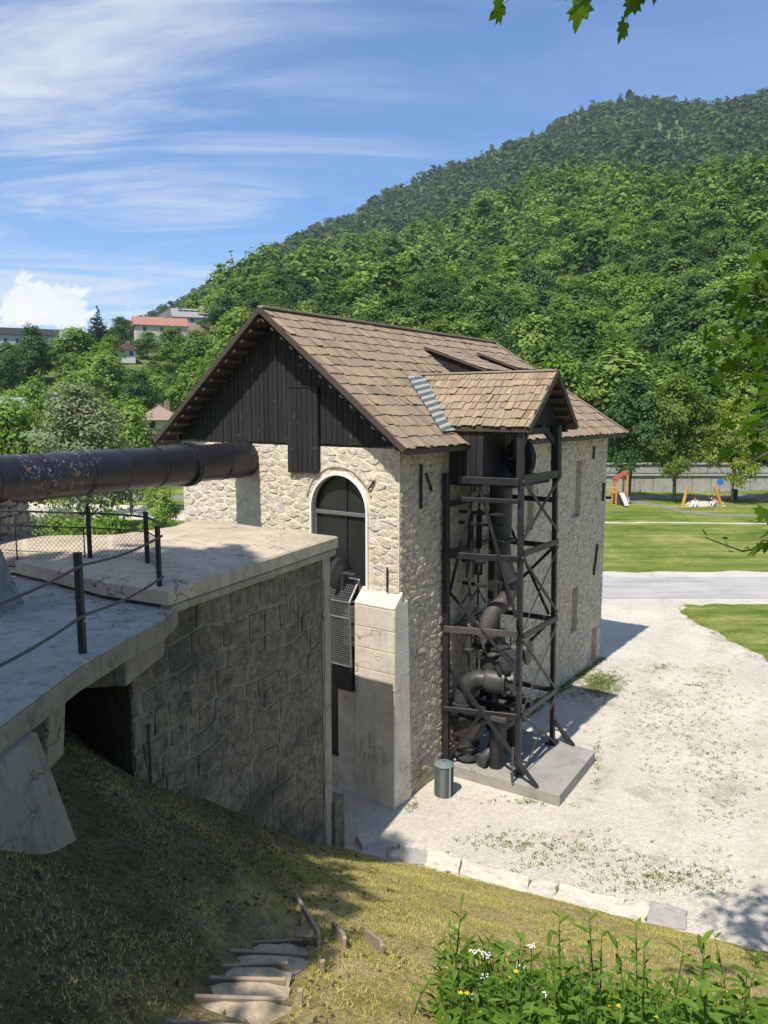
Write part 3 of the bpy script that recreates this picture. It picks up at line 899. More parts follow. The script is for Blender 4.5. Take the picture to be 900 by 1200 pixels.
def make_walls():
    # gable wall with the arched opening
    m = wall_faces(0, BW, 0, 8.05, [(ARC - ARAD, ARC + ARAD, ABOT, ASPR + ARAD, 'arch')], gmap, 0.5)
    n = 20
    for i in range(n):
        t0, t1 = math.pi * i / n, math.pi * (i + 1) / n
        p0 = (ARC + ARAD * math.cos(t0), ASPR + ARAD * math.sin(t0)); p1 = (ARC + ARAD * math.cos(t1), ASPR + ARAD * math.sin(t1)); zt = ASPR + ARAD
        m.add([gmap(*p0, 0), gmap(p0[0], zt, 0), gmap(p1[0], zt, 0), gmap(*p1, 0)], [(0, 1, 2, 3)])
        m.add([gmap(*p0, 0), gmap(*p1, 0), gmap(*p1, -.5), gmap(*p0, -.5)], [(0, 1, 2, 3)])
    gw = m.build('gable_wall', 'gable_mortar', house)
    holes = [(9.35, 10.05, 5.2, 6.95), (9.55, 10.1, 1.5, 2.95), (6.0, 6.6, 5.2, 6.95), (11.35, 11.95, 0.0, 1.25)]
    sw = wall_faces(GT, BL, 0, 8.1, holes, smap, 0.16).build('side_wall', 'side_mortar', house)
    for l, r_, b, t in holes:
        MB().add([smap(l, b, -.155), smap(r_, b, -.155), smap(r_, t, -.155), smap(l, t, -.155)], [(0, 1, 2, 3)]).build('blind_niche', 'side_mortar', house)
    bw = MB(); bw.add([W(0, BL, 0), W(BW, BL, 0), W(BW, BL, 8.1), W(0, BL, 8.1)], [(0, 1, 2, 3)]); bw.build('rear_wall', 'side_mortar', house)
    lw = MB(); lw.add([W(BW, GT, 0), W(BW, BL, 0), W(BW, BL, 8.1), W(BW, GT, 8.1)], [(0, 1, 2, 3)]); lw.build('far_side_wall', 'gable_mortar', house)
    g1 = rubble(0.02, BW, 0.0, 7.70, .36, .17, .47, 3, [rect_hole(ARC - ARAD - .04, ARC + ARAD + .04, ABOT, ASPR), arch_hole(ARC, ASPR, ARAD + .06)])
    s1 = rubble(GT + .02, BL, 0.0, 8.0, .31, .165, .46, 4, [rect_hole(*h) for h in holes])
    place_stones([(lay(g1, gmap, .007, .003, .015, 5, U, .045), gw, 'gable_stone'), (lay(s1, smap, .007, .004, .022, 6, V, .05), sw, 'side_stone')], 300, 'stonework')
    # white surround of the arch
    t = MB(); pr = []
    for i in range(25):
        a = math.pi * i / 24; pr.append((ARC + (ARAD) * math.cos(a), ASPR + ARAD * math.sin(a), math.cos(a), math.sin(a)))
    pr = [(ARC + ARAD, 4.6, 1, 0)] + pr + [(ARC - ARAD, 4.6, -1, 0)]
    for i in range(len(pr) - 1):
        (a, b, na, nb), (c, d, nc, nd) = pr[i], pr[i + 1]; w = .055
        t.hexa([gmap(a, b, -.06), gmap(c, d, -.06), gmap(c + nc * w, d + nd * w, -.06), gmap(a + na * w, b + nb * w, -.06)], [gmap(a, b, .055), gmap(c, d, .055), gmap(c + nc * w, d + nd * w, .055), gmap(a + na * w, b + nb * w, .055)])
    t.build('arch_surround', 'white_trim', house)
    # thin stone ridge shed around the arch crown
    hood = MB(); hood.tube([gmap(ARC + .95 * math.cos(a), ASPR + .95 * math.sin(a), .02 + .01 * math.sin(9 * a)) for a in np.linspace(.3, 2.75, 16)], .025, 6)
    hood.build('arch_hood', 'side_stone', house)
    # glazing of the arch, set back
    gz = -.14; g = MB(); ring = [(ARC + ARAD, ABOT)] + [(ARC + ARAD * math.cos(math.pi * i / 20), ASPR + ARAD * math.sin(math.pi * i / 20)) for i in range(21)] + [(ARC - ARAD, ABOT)]
    g.prism([gmap(a, b, gz) for a, b in ring], U * .03)
    win = g.build('arch_window', 'window_dark', house)
    f = MB(); f.beam(gmap(ARC - ARAD, 6.24, gz + .03), gmap(ARC + ARAD, 6.24, gz + .03), .05, .085); f.build('transom', 'grey_metal', win)
    f = MB(); f.beam(gmap(ARC - .12, 4.9, gz + .02), gmap(ARC - .12, 7.05, gz + .02), .03, .03, up=V); f.build('mullion', 'iron_tie', win)
    fr = MB(); fr.tube([gmap(ARC + (ARAD - .02) * math.cos(a), ASPR + (ARAD - .02) * math.sin(a), gz + .03) for a in np.linspace(0, math.pi, 20)], .025, 6); fr.build('window_frame', 'iron_tie', win)


make_walls()


def make_gable_boards():
    top = lambda s: 10.52 - abs(s - 3.36) * 0.77
    par = MB(); par.add([gmap(-.05, 7.70, .0), gmap(BW + .05, 7.70, .0), gmap(BW + .05, top(BW + .05), .0), gmap(3.36, top(3.36), .0), gmap(-.05, top(-.05), .0)], [(0, 1, 2, 3, 4)])
    gb = par.build('gable_boarding', 'black_board', house)
    rr = random.Random(2); s = -.08
    while s < BW + .06:
        w = rr.uniform(.125, .155); e = min(s + w, BW + .08)
        if not (2.08 < (s + e) / 2 < 3.02):
            d = rr.uniform(.022, .034); b0 = 7.755 + rr.uniform(-.012, .012); g = .007
            lo = [gmap(s + g, b0, .0), gmap(e - g, b0, .0), gmap(e - g, b0, d), gmap(s + g, b0, d)]
            hi = [gmap(s + g, top(s), .0), gmap(e - g, top(e), .0), gmap(e - g, top(e), d), gmap(s + g, top(s), d)]
            MB().hexa(lo, hi).build('board', 'black_board', gb)
        else:       # above the hatch
            d = rr.uniform(.022, .03); g = .007
            lo = [gmap(s + g, 9.0, .0), gmap(e - g, 9.0, .0), gmap(e - g, 9.0, d), gmap(s + g, 9.0, d)]
            hi = [gmap(s + g, top(s), .0), gmap(e - g, top(e), .0), gmap(e - g, top(e), d), gmap(s + g, top(s), d)]
            MB().hexa(lo, hi).build('board', 'black_board', gb)
        s = e
    # loading hatch reaching below the boarding
    hp = MB(); hp.box(gmap(2.55, 8.05, .055), .90, .03, 1.86, V, U); hatch = hp.build('loading_hatch', 'black_board', house)
    for k in range(6):
        a = 2.11 + k * .15; zt = 8.99; z0 = 7.10 + rr.uniform(-.01, .015)
        MB().box(gmap(a + .072, (z0 + zt) / 2, .082 + rr.uniform(0, .008)), .138, .024, zt - z0, V, U).build('board', 'black_board', hatch)
    MB().beam(gmap(2.08, 9.0, .10), gmap(3.02, 9.0, .10), .025, .03).build('hatch_rail', 'black_board', hatch)


make_gable_boards()

# --- roof
EZ, RZ_, ES0, ES1, RS = 7.72, 10.69, -.5, 7.12, 3.36
T0, T1, TH = -.42, 12.7, 10.5


def slope_r(f, t, off=0.0):
    n = (V * -(RZ_ - EZ) + Vector((0, 0, 1)) * (RS - ES0)).normalized()
    return W(ES0 + (RS - ES0) * f, t, EZ + (RZ_ - EZ) * f) + n * off


def slope_l(f, t, off=0.0):
    n = (V * (RZ_ - EZ) + Vector((0, 0, 1)) * (ES1 - RS)).normalized()
    return W(ES1 + (RS - ES1) * f, t, EZ + (RZ_ - EZ) * f) + n * off


def slope_h(f, g, off=0.0):
    """hip at the far end, g 0..1 from right eave to left eave"""
    a, b, c = W(ES0, T1, EZ), W(ES1, T1, EZ), W(RS, TH, RZ_)
    n = (b - a).cross(c - a).normalized(); n = n if n.z > 0 else -n
    l, r_ = a.lerp(c, f), b.lerp(c, f); return l.lerp(r_, g) + n * off


def tmax(f): return T1 + (TH - T1) * f


def shingle_rows(fn, tmin, tmaxf, rows, wid, seed, length, skip=None, over=1.5):
    """fn(f, t, off) surface; yields vertex and face lists of single shingles"""
    rr = random.Random(seed); out = []; L = (fn(1, 0) - fn(0, 0)).length
    for k in range(rows):
        f0 = k / rows; f1 = min(1.0, f0 + over / rows); t = tmin(f0) - rr.uniform(0, .1); te = tmaxf(f0)
        wob = [rr.uniform(-.02, .02) for _ in range(3)]
        while t < te:
            w = wid * rr.uniform(.65, 1.45); a, b = max(t, tmin(f0)), min(t + w, te)
            if b - a > .04 and not (skip and skip(f0 + .5 / rows, (a + b) / 2)):
                fb = f0 + (rr.uniform(-.030, .022) + wob[0] * math.sin(t * 1.3 + wob[1] * 90) + (rr.uniform(.03, .07) if rr.random() < .06 else 0)) / L
                fb = max(fb, -.012); e1 = rr.uniform(.030, .042) + (.02 if rr.random() < .06 else 0); th = rr.uniform(.014, .021); sk = rr.uniform(-.006, .006); g = rr.uniform(.003, .010)
                lo = [fn(fb, a + g + sk, e1), fn(fb, b - g + sk, e1 + rr.uniform(-.008, .008)), fn(f1, b - g - sk, .014), fn(f1, a + g - sk, .014)]
                hi = [fn(fb, a + g + sk, e1 + th), fn(fb, b - g + sk, e1 + th + rr.uniform(-.006, .006)), fn(f1, b - g - sk, .014 + th * .5), fn(f1, a + g - sk, .014 + th * .5)]
                m = MB().hexa(lo, hi); c = fn(f0 + .5 / rows, (a + b) / 2); d = c - EYE
                nv = (fn(.5, 1, 1) - fn(.5, 1, 0)); x, y = proj(c)
                out.append((max(0, -(d.normalized().dot(nv))) * w / d.length_squared, m.v, m.f))
            t += w
    return out


# hoist roof over the iron tower
HS, HT0, HT1, HTR, HEZ, HRZ = -1.97, 1.96, 4.52, 3.32, 8.12, 9.33


def hz_main(s): return EZ + (s - ES0) * (RZ_ - EZ) / (RS - ES0)
def s_main(z): return ES0 + (z - EZ) * (RS - ES0) / (RZ_ - EZ)


def hoist_l(f, q, off=0.0):
    """left slope of the hoist roof; q metres back from the open gable"""
    n = (U * -(HRZ - HEZ) + Vector((0, 0, 1)) * (HTR - HT0)).normalized()
    return W(HS + q, HT0 + (HTR - HT0) * f, HEZ + (HRZ - HEZ) * f) + n * off


def hoist_r(f, q, off=0.0):
    n = (U * (HRZ - HEZ) + Vector((0, 0, 1)) * (HT1 - HTR)).normalized()
    return W(HS + q, HT1 + (HTR - HT1) * f, HEZ + (HRZ - HEZ) * f) + n * off


def hq(f): return s_main(HEZ + (HRZ - HEZ) * f) - HS


def make_roof():
    th = .10
    d = MB()
    up = Vector((0, 0, 1))
    for pts in ([slope_r(0, T0), slope_r(0, T1), slope_r(1, TH), slope_r(1, T0)], [slope_l(0, T0), slope_l(0, T1), slope_l(1, TH), slope_l(1, T0)], [slope_h(0, 0), slope_h(0, 1), slope_h(1, 0)]):
        d.prism([p - up * (th + .004) for p in pts], up * th)
    deck = d.build('roof', 'under_wood', house)
    hd = MB()
    for fn in (hoist_l, hoist_r):
        hd.prism([fn(0, 0) - up * .09, fn(0, hq(0) + .12) - up * .09, fn(1, hq(1) + .1) - up * .09, fn(1, 0) - up * .09], up * .085)
    hoist = hd.build('hoist_roof', 'under_wood', house)
    hid = lambda f, t: (HT0 + .12 < t < HT1 - .1 and EZ + (RZ_ - EZ) * f < HEZ + (HRZ - HEZ) * (1 - abs(t - HTR) / 1.24) - .12)
    main = shingle_rows(slope_r, lambda f: T0, tmax, 14, .155, 11, .4, hid)
    left = shingle_rows(slope_l, lambda f: T0, tmax, 14, .3, 12, .4)
    hipf = lambda f, t, off=0: slope_h(f, 0, off) + (slope_h(0, 1) - slope_h(0, 0)).normalized() * t
    hip = shingle_rows(hipf, lambda f: 0, lambda f: (slope_h(0, 1) - slope_h(0, 0)).length * (1 - f), 12, .3, 13, .4)
    hl = shingle_rows(hoist_l, lambda f: -.03, lambda f: hq(f) + .05, 7, .135, 14, .3)
    hr = shingle_rows(hoist_r, lambda f: -.03, lambda f: hq(f) + .05, 7, .2, 15, .3)
    every = sorted([(a[0], 0, i) for i, a in enumerate(main)] + [(a[0], 1, i) for i, a in enumerate(hl)], reverse=True)[:300]
    top = set((b, c) for _, b, c in every)
    for key, lst, par in ((0, main, deck), (2, left, deck), (3, hip, deck), (1, hl, hoist), (4, hr, hoist)):
        rest = MB()
        for i, (_, v, f) in enumerate(lst):
            if (key, i) in top: mesh('shingle', v, f, 'shingle_wood', par)
            else: rest.add(v, f)
        if rest.v: rest.build('shingle_rows', 'shingle_wood', par, kind='stuff')
    # ridge and barge boards
    m = MB(); m.beam(slope_r(1, T0 - .02, .05), slope_r(1, TH, .05), .16, .05); m.build('ridge_board', 'pale_timber', deck)
    m = MB(); m.beam(slope_r(1, TH, .05), slope_r(0, T1, .06), .14, .04); m.build('hip_board', 'pale_timber', deck)
    for fn in (slope_r, slope_l):
        m = MB(); m.beam(fn(0, T0 - .03, -.015), fn(1, T0 - .03, -.015), .03, .12, up=fn(0, 0, 1) - fn(0, 0, 0)); m.build('barge_board', 'under_wood', deck)
        for k in range(14):
            f = (k + .6) / 14.2; m = MB(); m.beam(fn(f, T0 + .01, -.155), fn(f, GT - .06, -.155), .09, .05, up=fn(0, 0, 1) - fn(0, 0, 0)); m.build('batten', 'under_wood', deck)
    for fn in (hoist_l, hoist_r):
        m = MB(); m.beam(fn(-.02, -.04, -.02), fn(1, -.04, -.02), .03, .13, up=fn(0, 0, 1) - fn(0, 0, 0)); m.build('barge_board', 'under_wood', hoist)
        for k in range(6):
            f = (k + .6) / 6.3; m = MB(); m.beam(fn(f, 0, -.12), fn(f, .55, -.12), .08, .05, up=fn(0, 0, 1) - fn(0, 0, 0)); m.build('batten', 'under_wood', hoist)
    m = MB(); m.beam(W(HS - .02, HTR, HRZ + .03), W(s_main(HRZ), HTR, HRZ + .03), .14, .04); m.build('ridge_board', 'pale_timber', hoist)
    m = MB(); m.hexa([W(HS + .35, HT0 + .15, 8.14), W(HS + .42, HT0 + .15, 8.14), W(HS + .42, HT1 - .15, 8.14), W(HS + .35, HT1 - .15, 8.14)], [W(HS + .35, HTR - .05, 9.2), W(HS + .42, HTR - .05, 9.2), W(HS + .42, HTR + .05, 9.2), W(HS + .35, HTR + .05, 9.2)]); m.build('hoist_gable', 'black_board', hoist)
    # rafters of the eaves seen from below
    for k in range(22):
        t = T0 + .5 + k * .56
        m = MB(); m.beam(slope_r(.02, t, -.19), slope_r(.22, t, -.19), .09, .12); m.build('rafter', 'under_wood', deck)
    # metal flashing in the valley
    n = (slope_r(0, 0, 1) - slope_r(0, 0, 0)); p0 = slope_r(0, 0, .085)
    pts = [onplane(x, y, p0, n) for x, y in ((477, 440), (505, 444), (537, 504), (518, 506))]
    fl = MB(); fl.prism(pts, n * .012); fl.build('valley_flashing', 'flashing_metal', deck)
    # two shed dormers with dark open cheeks
    for (tip, front, wid) in (((498, 409.5), (568, 435.5), 1.5), ((560, 416), (606, 434), 1.35)):
        a = onplane(*tip, slope_r(0, 0, .06), n); f_a = (a - B0).dot(V); ta = (a - B0).dot(U)
        plane_n = U; b = onplane(*front, W(0, ta, 0), U); sb = (b - B0).dot(V); zb = b.z
        rp = lambda w_, k, up_=0: W(f_a + (sb - f_a) * k, ta + w_, a.z + (zb - a.z) * k + up_)
        dm = MB(); dm.prism([rp(-.08, 0, .02), rp(wid + .08, 0, .02), rp(wid + .08, 1.06, .02), rp(-.08, 1.06, .02)], up * .05); dr = dm.build('dormer_roof', 'under_wood', deck)
        sh = shingle_rows(lambda f, t, off=0: rp(t, 1.06 - 1.06 * f, .07 + off * .6), lambda f: -.09, lambda f: wid + .09, 5, .16, 17, .3)
        sm = MB()
        for _, v_, f_ in sh: sm.add(v_, f_)
        sm.build('shingle_rows', 'shingle_wood', dr, kind='stuff')
        for w_ in (0.0, wid):
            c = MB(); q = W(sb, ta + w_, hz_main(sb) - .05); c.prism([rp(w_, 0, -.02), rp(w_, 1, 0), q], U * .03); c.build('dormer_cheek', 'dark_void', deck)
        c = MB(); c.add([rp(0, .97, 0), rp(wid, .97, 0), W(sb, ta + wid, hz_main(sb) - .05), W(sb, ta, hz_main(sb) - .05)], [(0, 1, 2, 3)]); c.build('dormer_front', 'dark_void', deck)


make_roof()


def make_house_fittings():
    # concrete pillar at the corner with its sloping cap
    m = MB(); f = -.15
    m.hexa([W(-.06, f, 0), W(1.0, f, 0), W(1.0, GT, 0), W(-.06, GT, 0)], [W(-.06, f, 4.42), W(1.0, f, 4.42), W(1.0, GT + .05, 4.72), W(-.06, GT + .05, 4.72)])
    pil = m.build('corner_pillar', 'pillar_concrete', house, bevel=.02)
    m = MB(); m.hexa([W(.995, f + .03, 0), W(1.50, f + .03, 0), W(1.50, GT, 0), W(.995, GT, 0)], [W(.995, f + .03, 2.36), W(1.50, f + .03, 2.42), W(1.50, GT, 2.46), W(.995, GT, 2.40)])
    m.build('pillar_foot', 'pillar_concrete', house, bevel=.02)
    m = MB(); m.hexa([W(-.06, GT, 0), W(-.06, GT + .42, 0), W(.02, GT + .42, 0), W(.02, GT, 0)], [W(-.06, GT, 4.5), W(-.06, GT + .25, 4.5), W(.02, GT + .25, 4.5), W(.02, GT, 4.5)])
    m.build('pillar_return', 'pillar_concrete', house, bevel=.015)
    sc = MB(); rr = random.Random(8)
    fz = lambda a, z: W(a, f - .002, z)
    sc.tube([fz(.60, 1.55), fz(.60, 1.25), fz(.50, 1.25), fz(.46, 1.33), (fz(.52, 1.40)), fz(.60, 1.41), fz(.52, 1.42), fz(.47, 1.49), fz(.52, 1.55), fz(.60, 1.55)], .004, 4)
    for k in range(7):
        a, z = .75 - k * .1, 1.02 + rr.uniform(-.05, .05)
        sc.tube([fz(a + rr.uniform(-.05, .05), z + rr.uniform(-.12, .12)) for _ in range(5)], .003, 4)
    sc.tube([fz(.88, .95), fz(.80, 1.3), fz(.68, 1.28)], .005, 4)
    sc.build('scratched_scrawl', 'edge_concrete', pil)
    # inner jamb and wall below the arch
    m = MB(); m.box(W(1.62, GT + .42, 1.6), 1.2, .1, 3.2, V, U); m.build('sluice_panel', 'frame_iron', house)
    # iron anchor rods and cross ties
    MB().beam(gmap(.27, 4.70, .06), gmap(.27, 5.22, .06), .03, .03, up=V).build('anchor_rod', 'iron_tie', house)
    MB().beam(smap(.83, 6.40, .06), smap(.83, 7.35, .06), .05, .05, up=U).build('wall_tie', 'iron_tie', house)
    MB().beam(smap(1.02, 7.15, .06), smap(1.26, 6.75, .06), .04, .04, up=V).build('wall_tie', 'iron_tie', house)
    MB().beam(smap(10.9, 6.95, .06), smap(10.95, 7.35, .06), .05, .05, up=U).build('wall_tie', 'iron_tie', house)
    MB().beam(smap(11.3, 3.1, .06), smap(11.55, 4.1, .06), .06, .05, up=U).build('wall_tie', 'iron_tie', house)
    MB().beam(smap(11.9, 5.5, .06), smap(11.95, 6.1, .06), .06, .05, up=U).build('wall_tie', 'iron_tie', house)
    MB().beam(gmap(.62, 7.02, .05), gmap(.76, 6.83, .05), .03, .03, up=V).build('wall_tie', 'iron_tie', house)


make_house_fittings()

# gate machinery in the arch: winding wheels, guard cage, gate box
def make_gate():
    g = thing('sluice_winch', W(1.55, GT, 4.3), 'iron winch wheels with mesh guard in the arched opening', 'winch')
    for k, (a, c) in enumerate(((1.98, .20), (1.80, .20), (1.42, .22))):
        m = MB(); m.lathe(gmap(a, 4.98, c), V, [(.05, -.09), (.09, -.06), (.30, -.05), (.34, -.045), (.34, -.015), (.29, 0), (.29, .02), (.34, .03), (.34, .05), (.30, .06), (.09, .06), (.05, .09)], 28)
        smooth_angle(m.build('wheel', 'pump_iron', g))
    m = MB(); m.tube([gmap(1.0, 4.98, .20), gmap(2.2, 4.98, .20)], .045, 10); m.build('axle', 'pump_iron', g)
    m = MB(); m.box(gmap(1.35, 4.75, .1), .1, .3, .5, V, U); m.build('bearing', 'pump_iron', g)

    def grid(fn, na, nb, r_=.006):
        w = MB()
        for i in range(na + 1): w.tube([fn(i / na, 0), fn(i / na, 1)], r_, 4, False)
        for j in range(nb + 1): w.tube([fn(0, j / nb), fn(1, j / nb)], r_, 4, False)
        return w
    a0, a1 = 1.02, 2.1
    top, bot = lambda x: gmap(a0 + (a1 - a0) * x, 4.86, .04), lambda x: gmap(a0 + (a1 - a0) * x, 4.42, .40)
    grid(lambda x, y: top(x).lerp(bot(x), y), 22, 10).build('guard_mesh', 'mesh_metal', g, kind='stuff')
    low = lambda x: gmap(a0 + (a1 - a0) * x, 2.98, .34)
    grid(lambda x, y: bot(x).lerp(low(x), y), 22, 30).build('guard_mesh', 'mesh_metal', g, kind='stuff')
    for p, q in ((top(0), top(1)), (bot(0), bot(1)), (top(0), bot(0)), (bot(0), low(0)), (low(0), low(1)), (top(0), gmap(a0, 4.42, .04)), (gmap(a0, 4.42, .04), bot(0)), (bot(.62), low(.62)), (bot(.80), low(.80)), (bot(0).lerp(low(0), .25), bot(1).lerp(low(1), .25))):
        m = MB(); m.beam(p, q, .035, .035, up=(0.3, .2, 1)); m.build('guard_frame', 'grey_metal', g)
    m = MB(); m.box(gmap(1.28, 2.68, .22), .46, .26, .52, V, U); m.build('gate_box', 'frame_iron', g, bevel=.02)
    m = MB(); m.box(gmap(1.72, 2.68, .24), .36, .2, .5, V, U); m.build('gate_grille', 'mesh_metal', g)
    for k in range(2):
        m = MB(); m.tube([gmap(1.62 + k * .12, 4.9, .2), gmap(1.62 + k * .12, 2.9, .2)], .022, 6); m.build('gate_rod', 'mesh_metal', g)
    m = MB(); m.box(gmap(1.30, 3.8, .05), .30, .04, .9, V, U); m.build('control_plate', 'grey_metal', g)


make_gate()

# ------------------------------------------------------------------ stone abutment block
BT = 6.22
E0, E1 = atz(200, 690, BT), atz(396, 628, BT); E0.z = E1.z = 0
FD = (E1 - E0).normalized(); FN = Vector((FD.y, -FD.x, 0))
F0, F1 = E0 - FN * .15, E1 - FN * .15 - FD * .14; FL = (F1 - F0).length


def make_block():
    b = thing('stone_abutment', F0.lerp(F1, .5) + Vector((-1.5, 1, 0)), 'massive dark stone abutment with a sunlit concrete top', 'abutment')
    G1, G2 = W(3.62, -2.12, 0), Vector((-4.17, 14.84, 0))
    L = [Vector((*atz(100, 632, BT)[:2], 0)), Vector((*atz(45, 640, BT)[:2], 0)), Vector((*atz(0, 648, BT)[:2], 0)), Vector((-9.5, 12.9, 0)), Vector((-9.4, 12.1, 0)), Vector((*atz(14, 655, BT)[:2], 0)), Vector((*atz(55, 664, BT)[:2], 0)), Vector((*atz(120, 680, BT)[:2], 0))]
    out = [E0 - FD * .05, E0.lerp(E1, .33), E0.lerp(E1, .67), E1, E1.lerp(G1, .33), E1.lerp(G1, .67), G1, G1.lerp(G2, .5), G2] + L
    up = Vector((0, 0, 1))
    cen = Vector((-3.3, 13.1, 0)); rings = []; sm = MB(); n = len(out); rr = random.Random(6)
    for k, (f, dz) in enumerate(((1, -.21), (1, -.03), (.985, 0), (.80, .065), (.55, .12), (.28, .15))):
        for p in out: sm.v.append(cen.lerp(p, f) + up * (BT + dz * (1 if k < 3 else smooth01((p - cen).length / 1.2)) + (rr.uniform(-.008, .008) if k > 1 else 0)))
    sm.v.append(cen + up * (BT + .16))
    for k in range(5):
        for j in range(n): sm.f.append((k * n + j, k * n + (j + 1) % n, (k + 1) * n + (j + 1) % n, (k + 1) * n + j))
    for j in range(n): sm.f.append((5 * n + j, 5 * n + (j + 1) % n, 6 * n))
    sm.f.append(tuple(range(n - 1, -1, -1)))
    sl = smooth_angle(sm.build('top_slab', 'slab_concrete', b), 30)
    cor = MB(); cor.beam(F0 + FN * .05 + up * (BT - .285), F1 + FN * .05 + FD * .1 + up * (BT - .285), .16, .145, up=up, ch=.25); cor.build('cornice', 'cornice_concrete', b)
    # core, inside the facing
    core = [F0 - FD * .62 + FN * -.02, F1 + FN * -.02, G1 - V * .02 - U * .12, G2 + Vector((.1, -.1, 0)), L[0] + Vector((.3, .2, 0)), L[1], Vector((-9.3, 12.7, 0)), Vector((-9.3, 12.3, 0)), Vector((-5.8, 12.1, 0))]
    MB().prism([p - up * .4 for p in core], up * 6.33).build('core', 'block_mortar', b)
    fmap = lambda a, z, c: F0 + FD * a + FN * c + up * z
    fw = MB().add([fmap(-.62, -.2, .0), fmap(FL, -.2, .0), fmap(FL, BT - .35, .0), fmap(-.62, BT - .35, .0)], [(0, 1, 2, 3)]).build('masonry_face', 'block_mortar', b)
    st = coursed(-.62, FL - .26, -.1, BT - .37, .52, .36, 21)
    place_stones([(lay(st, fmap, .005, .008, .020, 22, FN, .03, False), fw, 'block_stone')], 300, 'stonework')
    # concrete strip on the end corner, with its wandering crack
    rr = random.Random(3); z = -.1; q = MB()
    m = MB(); m.hexa([fmap(FL - .25, -.3, .035), fmap(FL + .05, -.3, .035), fmap(FL + .05, -.3, -.3), fmap(FL - .25, -.3, -.1)], [fmap(FL - .25, BT - .36, .035), fmap(FL + .05, BT - .36, .035), fmap(FL + .05, BT - .36, -.3), fmap(FL - .25, BT - .36, -.1)])
    m.build('corner_strip', 'cornice_concrete', b, bevel=.015)  # strip kept paler, its colour standing in for the warm light it catches
    cr = [fmap(FL - .22 + rr.uniform(-.035, .035), z_, .037) for z_ in np.arange(.2, 5.7, .22)]
    q.tube(cr, .007, 4); q.build('crack', 'iron_tie', b)
    m = MB(); m.box(fmap(FL + .22, .45, -.10), .40, .42, 1.3, FD, FN); m.build('plinth', 'block_stone', b, bevel=.03)
    # return face along the gap
    # left end of the masonry is closed by the recess under the deck
    return b


make_block()

# ------------------------------------------------------------------ concrete deck, its abutment and beams
DZ = 5.95


def make_deck():
    d = thing('concrete_deck', (-4.5, 8, DZ - .25), 'grey concrete walkway deck in shade with a curved outer edge', 'deck')
    e = [Vector((*atz(x, y, DZ)[:2], 0)) for x, y in ((209, 700), (207, 708), (200, 717), (188, 727), (155, 743), (90, 781), (0, 848))]
    out = [E0 + FN * .02 + Vector((-.15, .35, 0))] + e + [Vector((-3.25, 4.0, 0)), Vector((-3.4, 1.5, 0)), Vector((-10, 1.5, 0)), Vector((-10, 12.3, 0)), Vector((-5.9, 12.3, 0)), Vector((-4.9, 11.75, 0)), Vector((-3.6, 10.95, 0))]
    up = Vector((0, 0, 1))
    MB().prism([p + up * (DZ - .20) for p in out], up * .20).build('slab', 'deck_concrete', d, bevel=.02)
    fas = MB(); ee = [out[0]] + e + [Vector((-3.25, 4.0, 0))]
    for a, b in zip(ee[:-1], ee[1:]):
        n = (b - a).normalized(); o = Vector((-n.y, n.x, 0)); o = o if o.x > 0 else -o
        fas.hexa([a + up * (DZ - .26) - o * .10, b + up * (DZ - .26) - o * .10, b + up * (DZ - .26) + o * .012, a + up * (DZ - .26) + o * .012], [a + up * (DZ - .03) - o * .10, b + up * (DZ - .03) - o * .10, b + up * (DZ - .03) + o * .012, a + up * (DZ - .03) + o * .012])
    fas.build('edge_band', 'edge_concrete', d)
    m = MB(); m.hexa([(-4.4, 8.35, 5.32), (-2.98, 8.55, 5.32), (-2.86, 9.75, 5.32), (-4.2, 10.2, 5.32)], [(-4.4, 8.35, 5.72), (-2.98, 8.55, 5.72), (-2.86, 9.75, 5.72), (-4.2, 10.2, 5.72)]); m.build('cross_beam', 'edge_concrete', d, bevel=.02)
    m = MB(); m.hexa([(-5.0, 6.75, 5.05), (-3.22, 6.95, 5.05), (-3.22, 7.35, 5.05), (-5.0, 7.15, 5.05)], [(-5.0, 6.75, 5.72), (-3.16, 6.95, 5.72), (-3.16, 7.35, 5.72), (-5.0, 7.15, 5.72)]); m.build('beam_end', 'edge_concrete', d, bevel=.03)
    m = MB(); m.hexa([(-7, 1.6, 3.6), (-2.62, 1.6, 3.6), (-2.62, 6.75, 3.6), (-7, 6.75, 3.6)], [(-7, 1.6, 5.70), (-3.12, 1.6, 5.70), (-3.05, 6.45, 5.70), (-7, 6.45, 5.70)]); m.build('abutment_wall', 'pier_concrete', d, bevel=.03)
    m = MB(); m.box((-6.6, 9.0, 4.4), .3, 5.0, 2.9); m.build('back_wall', 'pier_concrete', d)
    return d


make_deck()


def battered_pier(name, base, top, label, mat, seed):
    """rough masonry pier; base/top: (cx, cy, half-x, half-y, z)"""
    rr = random.Random(seed); p = thing(name, (base[0], base[1], base[4]), label, 'pier')
    ring = []; n = 14; lv = 7; vs = []
    for k in range(lv + 1):
        f = k / lv; cx, cy = base[0] + (top[0] - base[0]) * f, base[1] + (top[1] - base[1]) * f; hx, hy = base[2] + (top[2] - base[2]) * f, base[3] + (top[3] - base[3]) * f; z = base[4] + (top[4] - base[4]) * f
        for j in range(n):
            a = 2 * math.pi * j / n; c, s_ = math.cos(a), math.sin(a); e = .35
            x = hx * math.copysign(abs(c) ** e, c); y = hy * math.copysign(abs(s_) ** e, s_)
            vs.append((cx + x + rr.uniform(-.02, .02), cy + y + rr.uniform(-.02, .02), z))
    fs = [tuple(range(n - 1, -1, -1)), tuple(lv * n + j for j in range(n))]
    for k in range(lv):
        for j in range(n): q = k * n; fs.append((q + j, q + (j + 1) % n, q + n + (j + 1) % n, q + n + j))
    mesh('core', vs, fs, mat, p)
    return p


